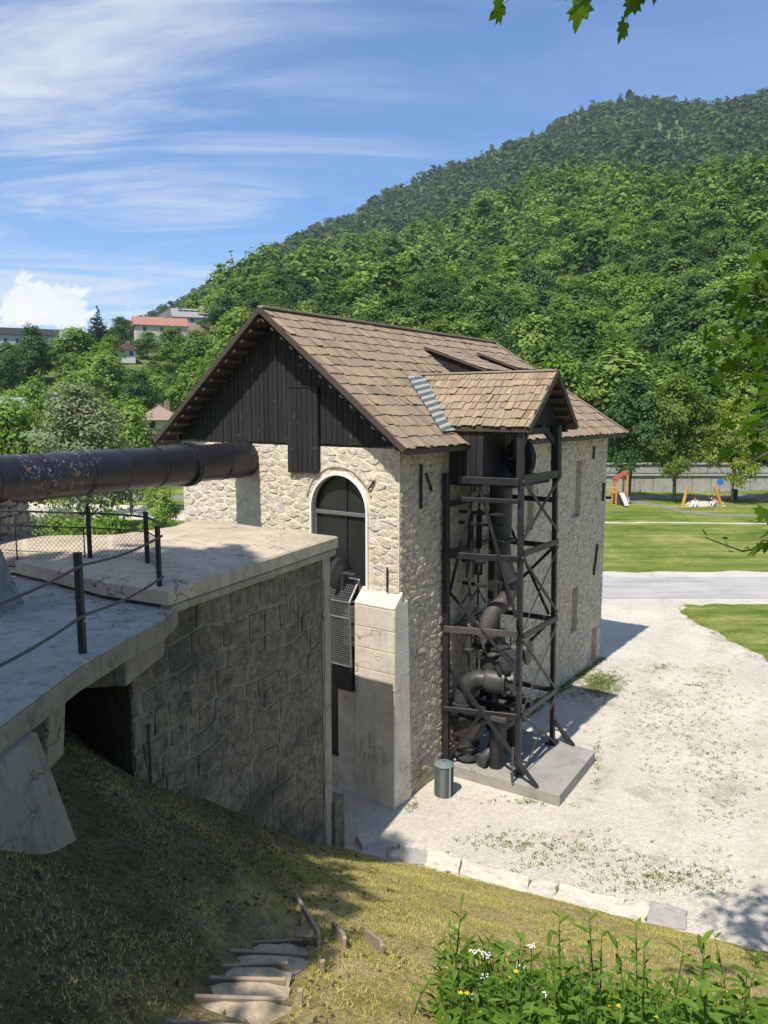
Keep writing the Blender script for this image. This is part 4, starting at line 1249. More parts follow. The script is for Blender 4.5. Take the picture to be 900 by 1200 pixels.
# pipe line
PD = Vector((math.sin(R(30.3)), math.cos(R(30.3)), 0)); PW = W(4.4, GT, 7.33); PR = 0.405


def pipe_at(k): return PW - PD * k


def make_pipe():
    p = thing('riveted_pipe', pipe_at(4) - Vector((0, 0, PR)), 'huge black riveted iron pipe running into the stone gable', 'pipe')
    cuts = [-.35, .28, .93, 1.96, 2.85, 3.76, 4.64, 5.55, 6.5, 7.5, 8.5]
    for i in range(len(cuts) - 1):
        a, b = cuts[i], cuts[i + 1]; r_ = PR + (.009 if i % 2 else 0)
        m = MB(); m.lathe(pipe_at(a), -PD, [(r_ - .05, 0), (r_, 0), (r_, b - a), (r_ - .05, b - a)], 56)
        smooth_angle(m.build('pipe_section', 'pipe_iron', p))
    m = MB(); m.lathe(pipe_at(1.90), -PD, [(PR, -.0), (PR + .07, .0), (PR + .075, .02), (PR + .075, .045), (PR + .055, .05), (PR + .055, .07), (PR + .075, .075), (PR + .075, .10), (PR + .07, .12), (PR, .12)], 56)
    smooth_angle(m.build('flange', 'pipe_iron', p), 30)
    rv = MB()

    def dome(c, n, r_):
        x = n.cross(PD).normalized(); k0 = len(rv.v)
        for rad, h in ((1.0, 0), (.75, .45)):
            for j in range(6): a = j * math.pi / 3; rv.v.append(c + x * (math.cos(a) * r_ * rad) + PD * (math.sin(a) * r_ * rad) + n * (h * r_))
        rv.v.append(c + n * (.65 * r_))
        for j in range(6):
            rv.f.append((k0 + j, k0 + (j + 1) % 6, k0 + 6 + (j + 1) % 6, k0 + 6 + j)); rv.f.append((k0 + 6 + j, k0 + 6 + (j + 1) % 6, k0 + 12))
    sd = PD.cross(Vector((0, 0, 1)))
    for c in cuts[1:]:
        for off in ((.05,) if c != 1.96 else (-.10, .14)):
            for j in range(44):
                a = 2 * math.pi * j / 44; n = sd * math.cos(a) + Vector((0, 0, 1)) * math.sin(a); dome(pipe_at(c + off) + n * (PR + .007), n, .024)
    for a, b, ang in ((.35, .9, 1.9), (1.0, 1.88, 1.25)):
        for j in range(int((b - a) / .07)):
            n = sd * math.cos(ang) + Vector((0, 0, 1)) * math.sin(ang); dome(pipe_at(a + j * .07) + n * (PR + .007), n, .020)
    rv.build('rivets', 'pipe_iron', p, kind='stuff')
    bl = MB()
    for j in range(20):
        a = 2 * math.pi * j / 20; n = sd * math.cos(a) + Vector((0, 0, 1)) * math.sin(a)
        bl.tube([pipe_at(1.86) + n * (PR + .05), pipe_at(2.06) + n * (PR + .05)], .014, 6)
    bl.build('flange_bolts', 'pipe_iron', p, kind='stuff')


make_pipe()


def make_piers():
    c = pipe_at(5.95)
    pc = Vector((-6.72, 13.0, 0))
    p = battered_pier('stone_pier', (pc.x, pc.y, .50, .42, BT - .01), (pc.x, pc.y, .44, .36, 7.20), 'rough stone pier carrying the black pipe on the abutment', 'pier_stone', 3)
    # stone facing of the pier, two visible sides and a domed top
    rr = random.Random(4); sets = []
    xm = lambda a, z, c_: Vector((pc.x + a, pc.y - .42 - c_ + .05 * (z - BT), z))
    ym = lambda a, z, c_: Vector((pc.x + .50 + c_ - .05 * (z - BT), pc.y + a, z))
    l1 = lay(rubble(-.47, .47, BT, 7.1, .25, .19, .35, 31), xm, .012, .02, .06, 32, Vector((0, 1, 0)))
    l2 = lay(rubble(-.38, .38, BT, 7.1, .25, .19, .35, 33), ym, .012, .02, .06, 34, Vector((1, 0, 0)))
    core = p.children[0]
    place_stones([(l1, core, 'pier_stone'), (l2, core, 'pier_stone')], 200, 'stonework')
    m = MB(); n = 12; prof_ = [(.50, 7.08), (.52, 7.13), (.47, 7.20), (.30, 7.25), (.04, 7.27)]
    m.lathe((pc.x, pc.y, 0), (0, 0, 1), prof_, 14)
    o = m.build('cap_stone', 'pier_stone', p); 
    for v in o.data.vertices: v.co.x += rr.uniform(-.02, .02); v.co.y = v.co.y * .85 + rr.uniform(-.02, .02)
    # battered support standing on the deck at the left
    q = battered_pier('leaning_support', (-5.45, 9.55, .70, .55, DZ - .01), (-5.62, 9.62, .42, .40, 7.15), 'dark battered masonry support standing on the shaded deck', 'pier_stone', 6)


make_piers()


# ------------------------------------------------------------------ railings
def wire_panel(fn, L, H, cell=.075, r_=.0028):
    """diamond mesh: fn(x, z) -> point"""
    w = MB(); k = -int(H / cell) - 1
    while k * cell < L:
        for sgn in (1, -1):
            x0 = k * cell if sgn > 0 else k * cell + H
            a, b = (x0, 0.0), (x0 + sgn * H, H)
            pts = []
            for i in range(9):
                t = i / 8; x, z = a[0] + (b[0] - a[0]) * t, a[1] + (b[1] - a[1]) * t
                if 0 <= x <= L: pts.append(fn(x, z))
            if len(pts) > 1: w.tube(pts, r_, 3, False)
        k += 1
    return w


def make_railings():
    up = Vector((0, 0, 1))
    base = [Vector((-8.2, 11.95, DZ)), Vector((-6.5, 11.75, DZ)), atz(107, 680, DZ), atz(174, 688, DZ), atz(188, 711, DZ)]
    base[2].z = base[3].z = base[4].z = DZ
    r = thing('mesh_railing', base[2], 'black iron railing with diamond wire mesh along the back of the deck', 'railing')
    for k, b in enumerate(base):
        m = MB(); m.beam(b - up * .05, b + up * (1.10 if k != 4 else 1.07), .055, .055, up=(.5, 1, 0)); m.build('post', 'rail_metal', r)
        if k == 2: MB().tube([b + up * 1.1, b + up * 1.16], .02, 6).build('post_tip', 'rail_metal', r)
    # smooth rail path with a bulge between the last posts
    pts = [base[0], base[1], base[1].lerp(base[2], .5), base[2], base[2].lerp(base[3], .35) + Vector((.02, .06, 0)), base[2].lerp(base[3], .7) + Vector((.05, .06, 0)), base[3] + Vector((.03, 0, 0)), base[3].lerp(base[4], .5) + Vector((.09, .05, 0)), base[4]]
    for h, w_ in ((1.02, .016), (.80, .010), (.16, .010)):
        MB().tube([p + up * h for p in pts], w_, 6).build('rail', 'rail_metal', r)
    for i in range(len(pts) - 1):
        a, b = pts[i], pts[i + 1]; L = (b - a).length
        wire_panel(lambda x, z: a.lerp(b, x / L) + up * (.16 + z), L, .64).build('wire_mesh', 'rail_metal', r, kind='stuff')
    for t in (.42, .96):
        q = base[1].lerp(base[2], t); MB().beam(q + up * .16, q + up * .80, .016, .016, up=(0, 1, 0)).build('mesh_bar', 'rail_metal', r)
    # two-wire railing along the outer edge
    e = [base[4] + Vector((.03, -.06, 0)), atz(97, 765, DZ), Vector((-3.42, 5.6, DZ)), Vector((-3.5, 3.2, DZ))]
    e[1].z = DZ
    r2 = thing('cable_railing', e[1], 'black post railing with two sagging pipes along the outer deck edge', 'railing')
    for k, b in enumerate(e[1:]):
        m = MB(); m.beam(b - up * .05, b + up * 1.08, .07, .07, up=(.3, 1, 0)); po = m.build('post', 'rail_metal', r2)
        for h in (.35, .95): MB().lathe(b + up * h + Vector((.036, -.01, 0)), (1, -.3, 0), [(.012, 0), (.012, .008)], 8).build('bolt', 'galvanised', po)
    for h in (.95, .42):
        ps = []
        for a, b in zip(e[:-1], e[1:]):
            for t in np.linspace(0, 1, 8)[:-1]: ps.append(a.lerp(b, t) + up * (h - .05 * math.sin(math.pi * t)) + Vector((.05, -.02, 0)))
        MB().tube(ps, .016, 6).build('pipe_rail', 'cable_metal', r2)


make_railings()
st = F0 + FD * -.45 + FN * .5
q = on_bank(177, 918)
s_ = thing('iron_stake', q, 'rusty iron stake standing in the grass by the abutment', 'stake')
MB().beam(q - Vector((0, 0, .1)), q + Vector((0, 0, .78)), .035, .035, up=(1, .4, 0)).build('rod', 'rusty_iron', s_)
MB().beam(q + Vector((0, 0, .74)), q + Vector((0, 0, .80)), .05, .05, up=(1, .4, 0)).build('rod_head', 'rusty_iron', s_)

# ------------------------------------------------------------------ iron tower with the pumps
def make_tower():
    pad = thing('concrete_pad', W(-1.5, 3.2, 0), 'low grey concrete pad under the iron tower', 'pad')
    m = MB(); m.hexa([W(-.02, 1.88, -.05), W(-2.88, 2.04, -.05), W(-2.74, 4.52, -.05), W(-.02, 4.7, -.05)], [W(-.02, 1.88, .29), W(-2.88, 2.04, .27), W(-2.74, 4.52, .29), W(-.02, 4.7, .30)]); m.build('slab', 'pad_concrete', pad, bevel=.015)
    t = thing('iron_tower', W(-.9, 3.2, .3), 'black riveted iron trestle tower against the side wall', 'tower')
    A = lambda z: W(-.12, 1.90 - .02 * z, z); B = lambda z: W(-1.75, 2.34 - .03 * z, z); Cc = lambda z: W(-1.72, 4.32 - .045 * z, z); D = lambda z: W(-.14, 4.22 - .04 * z, z)
    for fn, top, w_ in ((A, 7.1, .13), (B, 8.04, .115), (Cc, 8.08, .115), (D, 7.2, .10)):
        m = MB(); m.beam(fn(.29), fn(top), w_, w_, up=V); po = m.build('post', 'frame_iron', t)
        m = MB(); m.box(fn(.32), .26, .26, .04, V, U); m.build('base_plate', 'frame_iron', po)

    def bar(a, b, w_=.05, h=.12, name='beam', mat='frame_iron'):
        m = MB(); m.beam(a, b, w_, h); return m.build(name, mat, t)
    for z in (6.97, 6.55): bar(A(z).lerp(B(z), .18) - U * .05, B(z) - U * .08, .07, .16 if z > 6.8 else .10)
    bar(A(5.28) - U * .09, B(5.3) - U * .09, .07, .14); bar(W(.0, 1.82, 5.22), A(5.28) - U * .09, .06, .12)
    bar(A(3.56) - U * .09, B(3.62) - U * .09, .06, .15, 'beam', 'rusty_iron'); bar(A(1.66) - U * .09, B(1.72) - U * .09, .06, .11)
    for z in (7.03, 5.42, 3.55, 1.72): bar(B(z) - V * .08, Cc(z) - V * .08, .06, .17 if z > 7 else .13)
    for z in (6.95, 6.4, 5.3, 3.5, 1.7): bar(A(z), D(z), .06, .12); bar(D(z), Cc(z), .06, .12)
    br = lambda a, b, w_=.03, h=.07: bar(a, b, w_, h, 'brace')
    F = lambda s, z: W(s, 1.93, z); K = lambda t_, z: W(-1.84, t_, z)
    br(F(-.79, 6.98), F(-.13, 4.35)); br(F(-.81, 6.98), F(-1.80, 4.05)); br(F(-.08, 4.42), F(-1.78, 2.92)); br(F(-.08, 2.66), W(-2.36, 2.02, .30), .04, .10); br(F(-.16, .42), F(-.98, 1.66))
    bar(F(-1.80, 1.1), F(-1.80, .3), .05, .05, 'brace', 'rusty_iron')
    br(K(2.06, 7.0), K(3.95, 5.7)); br(K(4.0, 6.95), K(2.12, 5.75)); br(K(2.1, 5.35), K(4.1, 3.7)); br(K(4.02, 5.3), K(2.2, 3.7), .02, .04); br(K(2.2, 3.5), K(4.12, 1.8), .03, .06); br(K(4.1, 3.4), K(2.25, 1.8), .02, .04); br(K(2.3, 1.7), K(4.2, .4), .02, .05); br(K(4.2, 1.65), K(2.5, .4), .02, .04)
    br(W(-.2, 4.1, 6.3), W(-1.6, 4.15, 3.6)); br(W(-1.6, 4.2, 5.2), W(-.2, 4.2, 3.7)); br(W(-1.6, 4.2, 3.4), W(-.2, 4.2, 1.8))
    br(Cc(.95), W(-2.2, 4.50, .30), .05, .09); br(Cc(1.0), W(-1.9, 5.05, .02), .05, .09)
    # timber post stub at the head and hoist housing
    bar(B(6.95) + V * .02, B(8.06) + V * .02, .14, .14, 'head_post', 'tower_timber')
    bar(Cc(6.9) - V * .02, Cc(8.14) - V * .02, .20, .20, 'head_post', 'tower_timber')
    bar(Cc(7.7), W(-1.6, 3.4, 8.15), .10, .12, 'knee_brace', 'tower_timber'); bar(B(7.7), W(-1.6, 2.9, 8.3), .10, .12, 'knee_brace', 'tower_timber')
    bar(B(8.02) + U * .05 + V * .15, Cc(8.04) + V * .15, .14, .16, 'roof_beam', 'tower_timber')
    bar(W(-.1, 2.2, 8.04), W(-1.85, 2.2, 8.04), .12, .12, 'roof_beam', 'tower_timber'); bar(W(-.1, 4.3, 8.04), W(-1.85, 4.3, 8.04), .12, .12, 'roof_beam', 'tower_timber')
    m = MB(); rr = random.Random(9)
    hb = MB(); hb.box(W(-.45, 2.9, 7.45), .8, 1.7, 1.25, V, U); hh = hb.build('hoist_housing', 'dark_void', t)
    for k in range(9):
        MB().box(W(-.87, 2.15 + k * .19, 7.5), .03, .17, 1.2 + rr.uniform(-.03, .03), V, U).build('board', 'tower_timber', hh)
    for k in range(5):
        MB().box(W(-.15 - k * .165, 2.03, 7.5), .15, .03, 1.2 + rr.uniform(-.03, .03), V, U).build('board', 'tower_timber', hh)
    m = MB(); m.box(W(-.85, 3.0, 6.86), 1.5, 1.9, .07, V, U); m.build('platform', 'tower_timber', t)
    return A, B, Cc, D


make_tower()


def make_pumps():
    wh = thing('hoist_pulley', W(-1.25, 3.15, 7.45), 'large dark pulley wheel hanging under the small hoist roof', 'pulley')
    m = MB(); c = W(-1.28, 3.05, 7.42); ax = (U * .9 - V * .35)
    m.lathe(c, ax, [(.06, -.10), (.10, -.06), (.10, -.03), (.38, -.03), (.40, -.06), (.44, -.06), (.40, 0), (.44, .06), (.40, .06), (.38, .03), (.10, .03), (.10, .06), (.06, .10)], 32); smooth_angle(m.build('wheel', 'frame_iron', wh), 30)
    m = MB(); m.tube([c - ax * .4, c + ax * .4], .04, 8); m.build('axle', 'frame_iron', wh)
    m = MB(); m.beam(c + Vector((0, 0, .0)) - ax * .2, c + Vector((0, 0, .85)) - ax * .2, .06, .05); m.build('hanger', 'frame_iron', wh)

    p = thing('pump_assembly', W(-.8, 3.1, .3), 'cast iron pump with valve bodies and riser pipes inside the tower', 'pump')

    def pipe(pts, r_, name, mat='pump_iron', n=18):
        m = MB(); m.tube(pts, r_, n); return smooth_angle(m.build(name, mat, p))

    def bend(a, corner, b, k=7):
        a, c_, b = Vector(a), Vector(corner), Vector(b); return [a.lerp(c_, t).lerp(c_.lerp(b, t), t) for t in np.linspace(0, 1, k)]

    def fl(c, ax, r_, name='flange', mat='pump_iron', th=.05):
        m = MB(); m.lathe(Vector(c) - Vector(ax).normalized() * th / 2, ax, [(r_ * .5, 0), (r_, 0), (r_, th), (r_ * .5, th)], 24); o = smooth_angle(m.build(name, mat, p), 30)
        x = Vector(ax).normalized(); y = x.cross(Vector((0, 0, 1)));
        if y.length < .1: y = Vector((1, 0, 0))
        y.normalize(); z = x.cross(y); b = MB()
        for k in range(8):
            a = k * math.pi / 4; q = Vector(c) + (y * math.cos(a) + z * math.sin(a)) * r_ * .82; b.tube([q - x * th, q + x * th], .018, 6)
        b.build('bolts', mat, o, kind='stuff'); return o
    upz = Vector((0, 0, 1))
    # main riser: wide upper pipe, bend and the rusty lower bend
    r0 = W(-.95, 2.85, 6.9); r1 = W(-.95, 2.85, 5.55)
    pipe([r0, r1], .23, 'riser_pipe'); fl(r1, upz, .31); 
    pipe(bend(W(-.95, 2.85, 5.52), W(-.95, 2.86, 5.0), W(-1.1, 3.0, 4.55)), .21, 'riser_bend'); fl(W(-1.08, 2.98, 4.62), (V * -.3 + U * .25 - upz), .28)
    pipe(bend(W(-1.1, 3.0, 4.6), W(-1.15, 3.05, 4.15), W(-.92, 2.72, 3.95)) + bend(W(-.92, 2.72, 3.95), W(-.78, 2.55, 3.8), W(-.78, 2.5, 3.35)), .185, 'rusty_bend', 'rusty_iron'); fl(W(-.78, 2.5, 3.35), upz, .27)
    # second riser behind
    pipe([W(-.62, 3.35, .5), W(-.62, 3.35, 6.9)], .09, 'rear_riser')
    # valve body
    m = MB(); m.lathe(W(-.95, 2.75, 2.32), upz, [(.16, 0), (.34, .06), (.40, .25), (.38, .48), (.26, .66), (.30, .70), (.30, .76), (.18, .80), (.18, 1.02), (.26, 1.04), (.26, 1.1), (.1, 1.12)], 24); smooth_angle(m.build('valve_body', 'pump_iron', p))
    m = MB(); m.lathe(W(-1.2, 2.62, 2.72), (-V - U * .4), [(.30, -.1), (.30, .12), (.36, .13), (.36, .2), (.24, .22), (.10, .3)], 24); smooth_angle(m.build('valve_cover', 'pump_iron', p))
    m = MB(); m.lathe(W(-1.45, 3.15, 2.9), (-V + U * .1), [(.2, -.3), (.2, .05), (.28, .06), (.28, .12), (.12, .16)], 20); smooth_angle(m.build('valve_cover', 'pump_iron', p))
    for s_, t_, z in ((-1.2, 3.2, 3.1), (-.7, 2.45, 2.9), (-1.42, 2.75, 2.35)):
        m = MB(); m.tube([W(s_ + .14 * math.cos(a), t_ - .02, z + .14 * math.sin(a)) for a in np.linspace(0, 2 * math.pi, 17)], .016, 6); w = m.build('hand_wheel', 'frame_iron', p)
        for k in range(3): a = k * math.pi / 3; MB().tube([W(s_ + .14 * math.cos(a), t_ - .02, z + .14 * math.sin(a)), W(s_ - .14 * math.cos(a), t_ - .02, z - .14 * math.sin(a))], .010, 5).build('spoke', 'frame_iron', w)
    # big elbow rising from below and turning into the pump
    e0, ec, e1 = W(-.34, 2.25, 1.70), W(-.34, 2.25, 2.36), W(-.86, 2.42, 2.32)
    pipe(bend(e0, ec, e1, 9), .21, 'elbow'); fl(e0, upz, .28)
    m = MB(); m.lathe(W(-.82, 2.41, 2.32), (-V + U * .3), [(.21, 0), (.27, .02), (.29, .10), (.29, .42), (.34, .44), (.34, .50), (.20, .52), (.20, .62), (.31, .63), (.31, .69), (.1, .70)], 24); smooth_angle(m.build('pump_barrel', 'pump_iron', p))
    # base frame of timbers / girders
    for a, b in ((W(-.2, 2.1, 1.60), W(-1.55, 2.1, 1.60)), (W(-.2, 2.75, 1.60), W(-1.55, 2.75, 1.60)), (W(-.2, 3.4, 1.60), W(-1.55, 3.4, 1.60)), (W(-.25, 2.0, 1.46), W(-.25, 4.0, 1.46)), (W(-1.0, 2.0, 1.46), W(-1.0, 4.0, 1.46)), (W(-1.5, 2.0, 1.46), W(-1.5, 4.0, 1.46))):
        m = MB(); m.beam(a, b, .16, .13); m.build('girder', 'rusty_iron' if a.z > 1.55 and (a - W(-.2, 2.1, 1.6)).length < .01 else 'frame_iron', p)
    m = MB(); m.hexa([W(-.16, 2.15, .9), W(-.72, 2.15, .9), W(-.72, 2.3, .9), W(-.16, 2.3, .9)], [W(-.10, 2.1, 1.4), W(-1.02, 2.1, 1.4), W(-1.02, 2.25, 1.4), W(-.10, 2.25, 1.4)]); m.build('bracket_plate', 'pump_iron', p)
    for s_, t_ in ((-.25, 3.0), (-1.15, 2.4), (-1.1, 3.4)):
        m = MB(); m.tube([W(s_, t_, .29), W(s_, t_, 1.42)], .16 if s_ < -.5 else .12, 16); smooth_angle(m.build('support_column', 'frame_iron', p))
    # lower flanged stub and the open outlet bend
    c = W(-.42, 2.35, 0)
    m = MB(); m.lathe(c, upz, [(.22, .29), (.22, .36), (.30, .37), (.30, .44), (.23, .45), (.23, .62), (.29, .63), (.29, .69), (.20, .70), (.20, 1.5)], 24); smooth_angle(m.build('flanged_stub', 'pump_iron', p), 30)
    o0, oc, o1 = W(-1.06, 2.75, 1.3), W(-1.02, 2.66, .50), W(-.86, 2.16, .44)
    pipe(bend(o0, oc, o1, 9), .125, 'outlet_bend')
    m = MB(); ax = (o1 - oc).normalized(); m.lathe(o1 - ax * .06, ax, [(.125, 0), (.17, .0), (.17, .07), (.12, .08), (.11, .0)], 20); smooth_angle(m.build('outlet_mouth', 'pump_iron', p), 30)
    # pump rods with forked guides
    for s_, t_ in ((-.42, 2.35), (-.42, 2.75)):
        pipe([W(s_, t_, 2.4), W(s_, t_, 6.9)], .028, 'pump_rod', n=8)
        for z in (3.95, 4.35):
            m = MB(); m.tube([W(s_ + .2, t_, z - .32), W(s_, t_, z), W(s_ - .2, t_, z - .32)], .022, 6); m.build('fork', 'frame_iron', p)
        m = MB(); m.box(W(s_, t_, 4.9), .16, .12, .45, V, U); m.build('crosshead', 'pump_iron', p)
        m = MB(); m.box(W(s_, t_, 5.75), .10, .10, .9, V, U); m.build('rod_guide', 'frame_iron', p)
        m = MB(); m.lathe(W(s_, t_, 2.9), upz, [(.12, 0), (.12, .1), (.08, .12), (.08, .5), (.13, .52), (.13, .6), (.03, .7)], 14); smooth_angle(m.build('stuffing_box', 'pump_iron', p))
    for z, t_ in ((6.2, 2.3), (5.95, 2.3), (5.05, 2.45), (4.5, 2.5)):
        m = MB(); m.beam(W(-.15, t_, z), W(-1.3 if z > 5.5 else -.75, t_, z), .08, .07); m.build('cross_bar', 'frame_iron', p)
    m = MB(); m.box(W(-.65, 3.05, 4.0), .16, .2, 6.2, V, U); m.build('guide_column', 'frame_iron', p)


make_pumps()

# ------------------------------------------------------------------ litter bin
def make_bin():
    c = atz(520, 931, 0.0); c.z = 0.01; r_, h = .205, .70; up = Vector((0, 0, 1))
    b = thing('litter_bin', c, 'round grey-green wire litter bin with a lid beside the corner pillar', 'bin')
    m = MB(); m.tube([c + up * .02, c + up * .68], .175, 24); smooth_angle(m.build('liner', 'dark_void', b))
    w = MB()
    for k in range(44):
        a = 2 * math.pi * k / 44; w.tube([c + Vector((math.cos(a) * r_, math.sin(a) * r_, .01)), c + Vector((math.cos(a) * r_, math.sin(a) * r_, h))], .006, 4, False)
    for k in range(30):
        z = .02 + k * .0235; w.tube([c + Vector((math.cos(a) * (r_ + .004), math.sin(a) * (r_ + .004), z)) for a in np.linspace(0, 2 * math.pi, 29)], .0055, 4, False)
    w.build('wire_basket', 'bin_metal', b, kind='stuff')
    m = MB(); m.lathe(c, up, [(r_ - .01, .69), (r_ + .018, .69), (r_ + .018, .715), (.19, .735), (.05, .765), (.01, .77)], 32); smooth_angle(m.build('lid', 'bin_lid', b), 30)
    m = MB(); m.lathe(c + up * .765, up, [(.03, 0), (.03, .02), (.01, .03)], 10); m.build('lid_knob', 'bin_metal', b)
    for a in (-1.0, 2.1):
        q = c + Vector((math.cos(a) * (r_ + .012), math.sin(a) * (r_ + .012), 0)); MB().beam(q, q + up * .72, .045, .014, up=(math.cos(a), math.sin(a), 0)).build('upright', 'galvanised', b)


make_bin()

# ------------------------------------------------------------------ kerb and steps
def make_kerb():
    k = thing('stone_kerb', (2.5, 12.6, 0), 'line of pale stone kerb slabs between bank and gravel yard', 'kerb')
    rr = random.Random(12); top = [(452, 989), (503, 993), (540, 1003), (622, 1024), (654, 1033), (731, 1050), (762, 1053), (806, 1062)]
    bot = [(452, 1005), (499, 1010), (538, 1020), (616, 1041), (648, 1052), (725, 1073), (757, 1081), (806, 1086)]
    for i in range(7):
        z = .055 + rr.uniform(-.010, .012); g = .0005
        a, b, c, d = atz(*top[i], .1), atz(*top[i + 1], .1), atz(*bot[i + 1], .1), atz(*bot[i], .1)
        a, b = a.lerp(b, g * 2), b.lerp(a, g * 2); d, c = d.lerp(c, g * 2), c.lerp(d, g * 2)
        pts = [d, c, b, a]
        if i in (0, 6): mat = 'kerb_grey'
        else: mat = 'kerb_stone'
        # broken outlines: a few more points along each long side
        long_ = []
        for p, q in ((d, c), (c, b), (b, a), (a, d)):
            for t in (0, .25, .5, .75) if (p - q).length > .5 else (0,):
                long_.append(p.lerp(q, t) + Vector((rr.uniform(-.05, .05), rr.uniform(-.05, .05), 0)))
        lo = [Vector((p.x, p.y, -.12)) for p in long_]
        o = MB().prism(lo, Vector((0, 0, z + .12))).build('kerb_slab', mat, k, bevel=.02)
        for v in o.data.vertices:
            if v.co.z > .05: v.co.z += rr.uniform(-.012, .018)
    s = thing('step_slab', atz(425, 977, .15), 'small pale stone slab at the foot of the abutment corner', 'slab')
    p = [atz(*q, .2) for q in ((416, 975), (436, 969), (446, 978), (424, 987))]
    MB().prism([Vector((v.x, v.y, -.1)) for v in p], Vector((0, 0, .27))).build('stone', 'kerb_stone', s, bevel=.02)


make_kerb()


def make_steps():
    s = thing('timber_steps', on_bank(310, 1140), 'worn timber edged steps filled with gravel on the bank', 'steps')
    up = Vector((0, 0, 1)); rr = random.Random(6)
    for i, (y, xr, w) in enumerate(STEPS):
        z = step_top(y) - .06; y0 = STEPS[i - 1][0] + .03 if i else y - .55; tilt = rr.uniform(-.03, .03)
        m = MB(); nx, ny = 9, 6; k0 = []
        for j in range(ny):
            for i2 in range(nx):
                fx, fy = i2 / (nx - 1), j / (ny - 1); rim = min(1, 4 * min(fx, 1 - fx))
                m.v.append(Vector((xr - w - .06 + (w + .10) * fx, y0 - .05 + (y - y0 + .05) * fy, z - .03 + .05 * (1 - fy) - .045 * (1 - rim) + rr.uniform(-.007, .007))))
        for j in range(ny - 1):
            for i2 in range(nx - 1): q = j * nx + i2; m.f.append((q, q + 1, q + nx + 1, q + nx))
        m.build('gravel_tread', 'tread_gravel', s, True)
        m = MB(); m.beam((xr - w, y + .03 - tilt, z - .06), (xr, y + .03 + tilt, z - .07), .03, .10, ch=.2); m.build('riser_board', 'step_timber', s)
    for a in ((352, 1176), (378, 1140)):
        p = on_bank(*a); m = MB(); m.beam(p - up * .1, p + up * .10, .035, .035); m.build('peg', 'step_timber', s)
    # raised board at the turn and loose board ends
    p0, p1, p2 = on_bank(348, 1062), on_bank(374, 1108), on_bank(346, 1104)
    t = thing('leaning_board', p1, 'pale triangular timber board at the turn of the steps', 'board')
    m = MB(); m.beam(p0 + up * .06, p1 + up * .06, .03, .14, ch=.1); m.build('side_board', 'pale_timber', t)
    m = MB(); m.prism([p0 + up * .05, p1 + up * .05, p2 + up * .03], up * .03); m.build('gravel_fill', 'tread_gravel', t)
    for (a, b, lab) in (((391, 1096), (404, 1111), 'short grey board end sticking out of the bank beside the steps'), ((430, 1105), (448, 1120), 'flat grey board end lying apart on the bank, right of the other')):
        p, q = on_bank(*a), on_bank(*b); o = thing('board_stub', p, lab, 'board')
        m = MB(); m.beam(p + up * .04, q + up * .05, .03, .16, ch=.1); m.build('plank', 'step_timber', o)
        m = MB(); m.beam(q - up * .06, q + up * .1, .03, .03); m.build('peg', 'step_timber', o)


make_steps()

# ------------------------------------------------------------------ vegetation
def leaf_quads(P, N, size, rg, elong=1.5, tintv=None):
    """kite shaped leaves at P facing N"""
    n = len(P); t = rg.normal(size=(n, 3)); t -= N * np.sum(t * N, 1, keepdims=True); t /= np.linalg.norm(t, axis=1, keepdims=True) + 1e-9
    b = np.cross(N, t); s = (size * rg.uniform(.6, 1.35, n))[:, None]
    V_ = np.stack([P - t * s * .5 * elong, P + b * s * .42 - t * s * .1, P + t * s * .5 * elong, P - b * s * .42 - t * s * .1 + N * s * .15], 1).reshape(-1, 3)
    return V_, np.arange(n * 4, dtype=np.int32).reshape(-1, 4)


def crown_np(lobes, n, leaf, seed, clump=.28, shell=.55, nclump=14):
    """leaf positions in clumps over the given lobes (cx,cy,cz,rx,ry,rz)"""
    rg = np.random.default_rng(seed); lobes = np.array(lobes, float); vol = lobes[:, 3] * lobes[:, 4] + lobes[:, 5] * lobes[:, 3]; k = rg.choice(len(lobes), size=n, p=vol / vol.sum())
    cl = rg.normal(size=(len(lobes), nclump, 3)); cl[:, :, 2] = cl[:, :, 2] * .9 + .25; cl /= np.linalg.norm(cl, axis=2, keepdims=True); cl *= rg.uniform(shell, 1.0, (len(lobes), nclump, 1))
    j = rg.integers(0, nclump, n); off = rg.normal(size=(n, 3)) * clump; off[:, 2] *= .65
    q = cl[k, j] + off; P = lobes[k, :3] + q * lobes[k, 3:]
    cc = lobes[:, :3].mean(0); O = P - cc; O /= np.linalg.norm(O, axis=1, keepdims=True) + 1e-6
    N = q / (np.linalg.norm(q, axis=1, keepdims=True) + 1e-6) * .35 + O * .45 + rg.normal(size=(n, 3)) * .30; N[:, 2] += .40; N /= np.linalg.norm(N, axis=1, keepdims=True)
    return P, N, rg


def broad_lobes(h, w, seed, base=.22, n=9):
    rr = random.Random(seed); L = [(0, 0, h * (base + (1 - base) * .5), w * .33, w * .33, h * (1 - base) * .42)]
    for i in range(n):
        f = (i + .5) / n; z = h * (base + .08 + (1 - base) * .82 * f); r_ = w * .5 * math.sin(math.pi * min(.97, .22 + .74 * f)) ** .8; a = i * 2.4 + rr.uniform(-.5, .5); q = w * rr.uniform(.17, .25)
        L.append((math.cos(a) * (r_ - q * .7), math.sin(a) * (r_ - q * .7), z, q, q, q * rr.uniform(.7, 1.0)))
    L.append((rr.uniform(-.05, .05) * w, rr.uniform(-.05, .05) * w, h * .9, w * .17, w * .17, h * .10)); return L


def cone_lobes(h, w, seed, n=11):
    rr = random.Random(seed); L = []
    for i in range(n):
        f = i / (n - 1); z = h * (.10 + .86 * f); r_ = w * .5 * (1 - f) ** .85 + .02 * w
        for k in range(3 if f < .8 else 1):
            a = k * 2.09 + i * .9; L.append((math.cos(a) * r_ * .45, math.sin(a) * r_ * .45, z, r_ * .62, r_ * .62, h * .05))
    return L


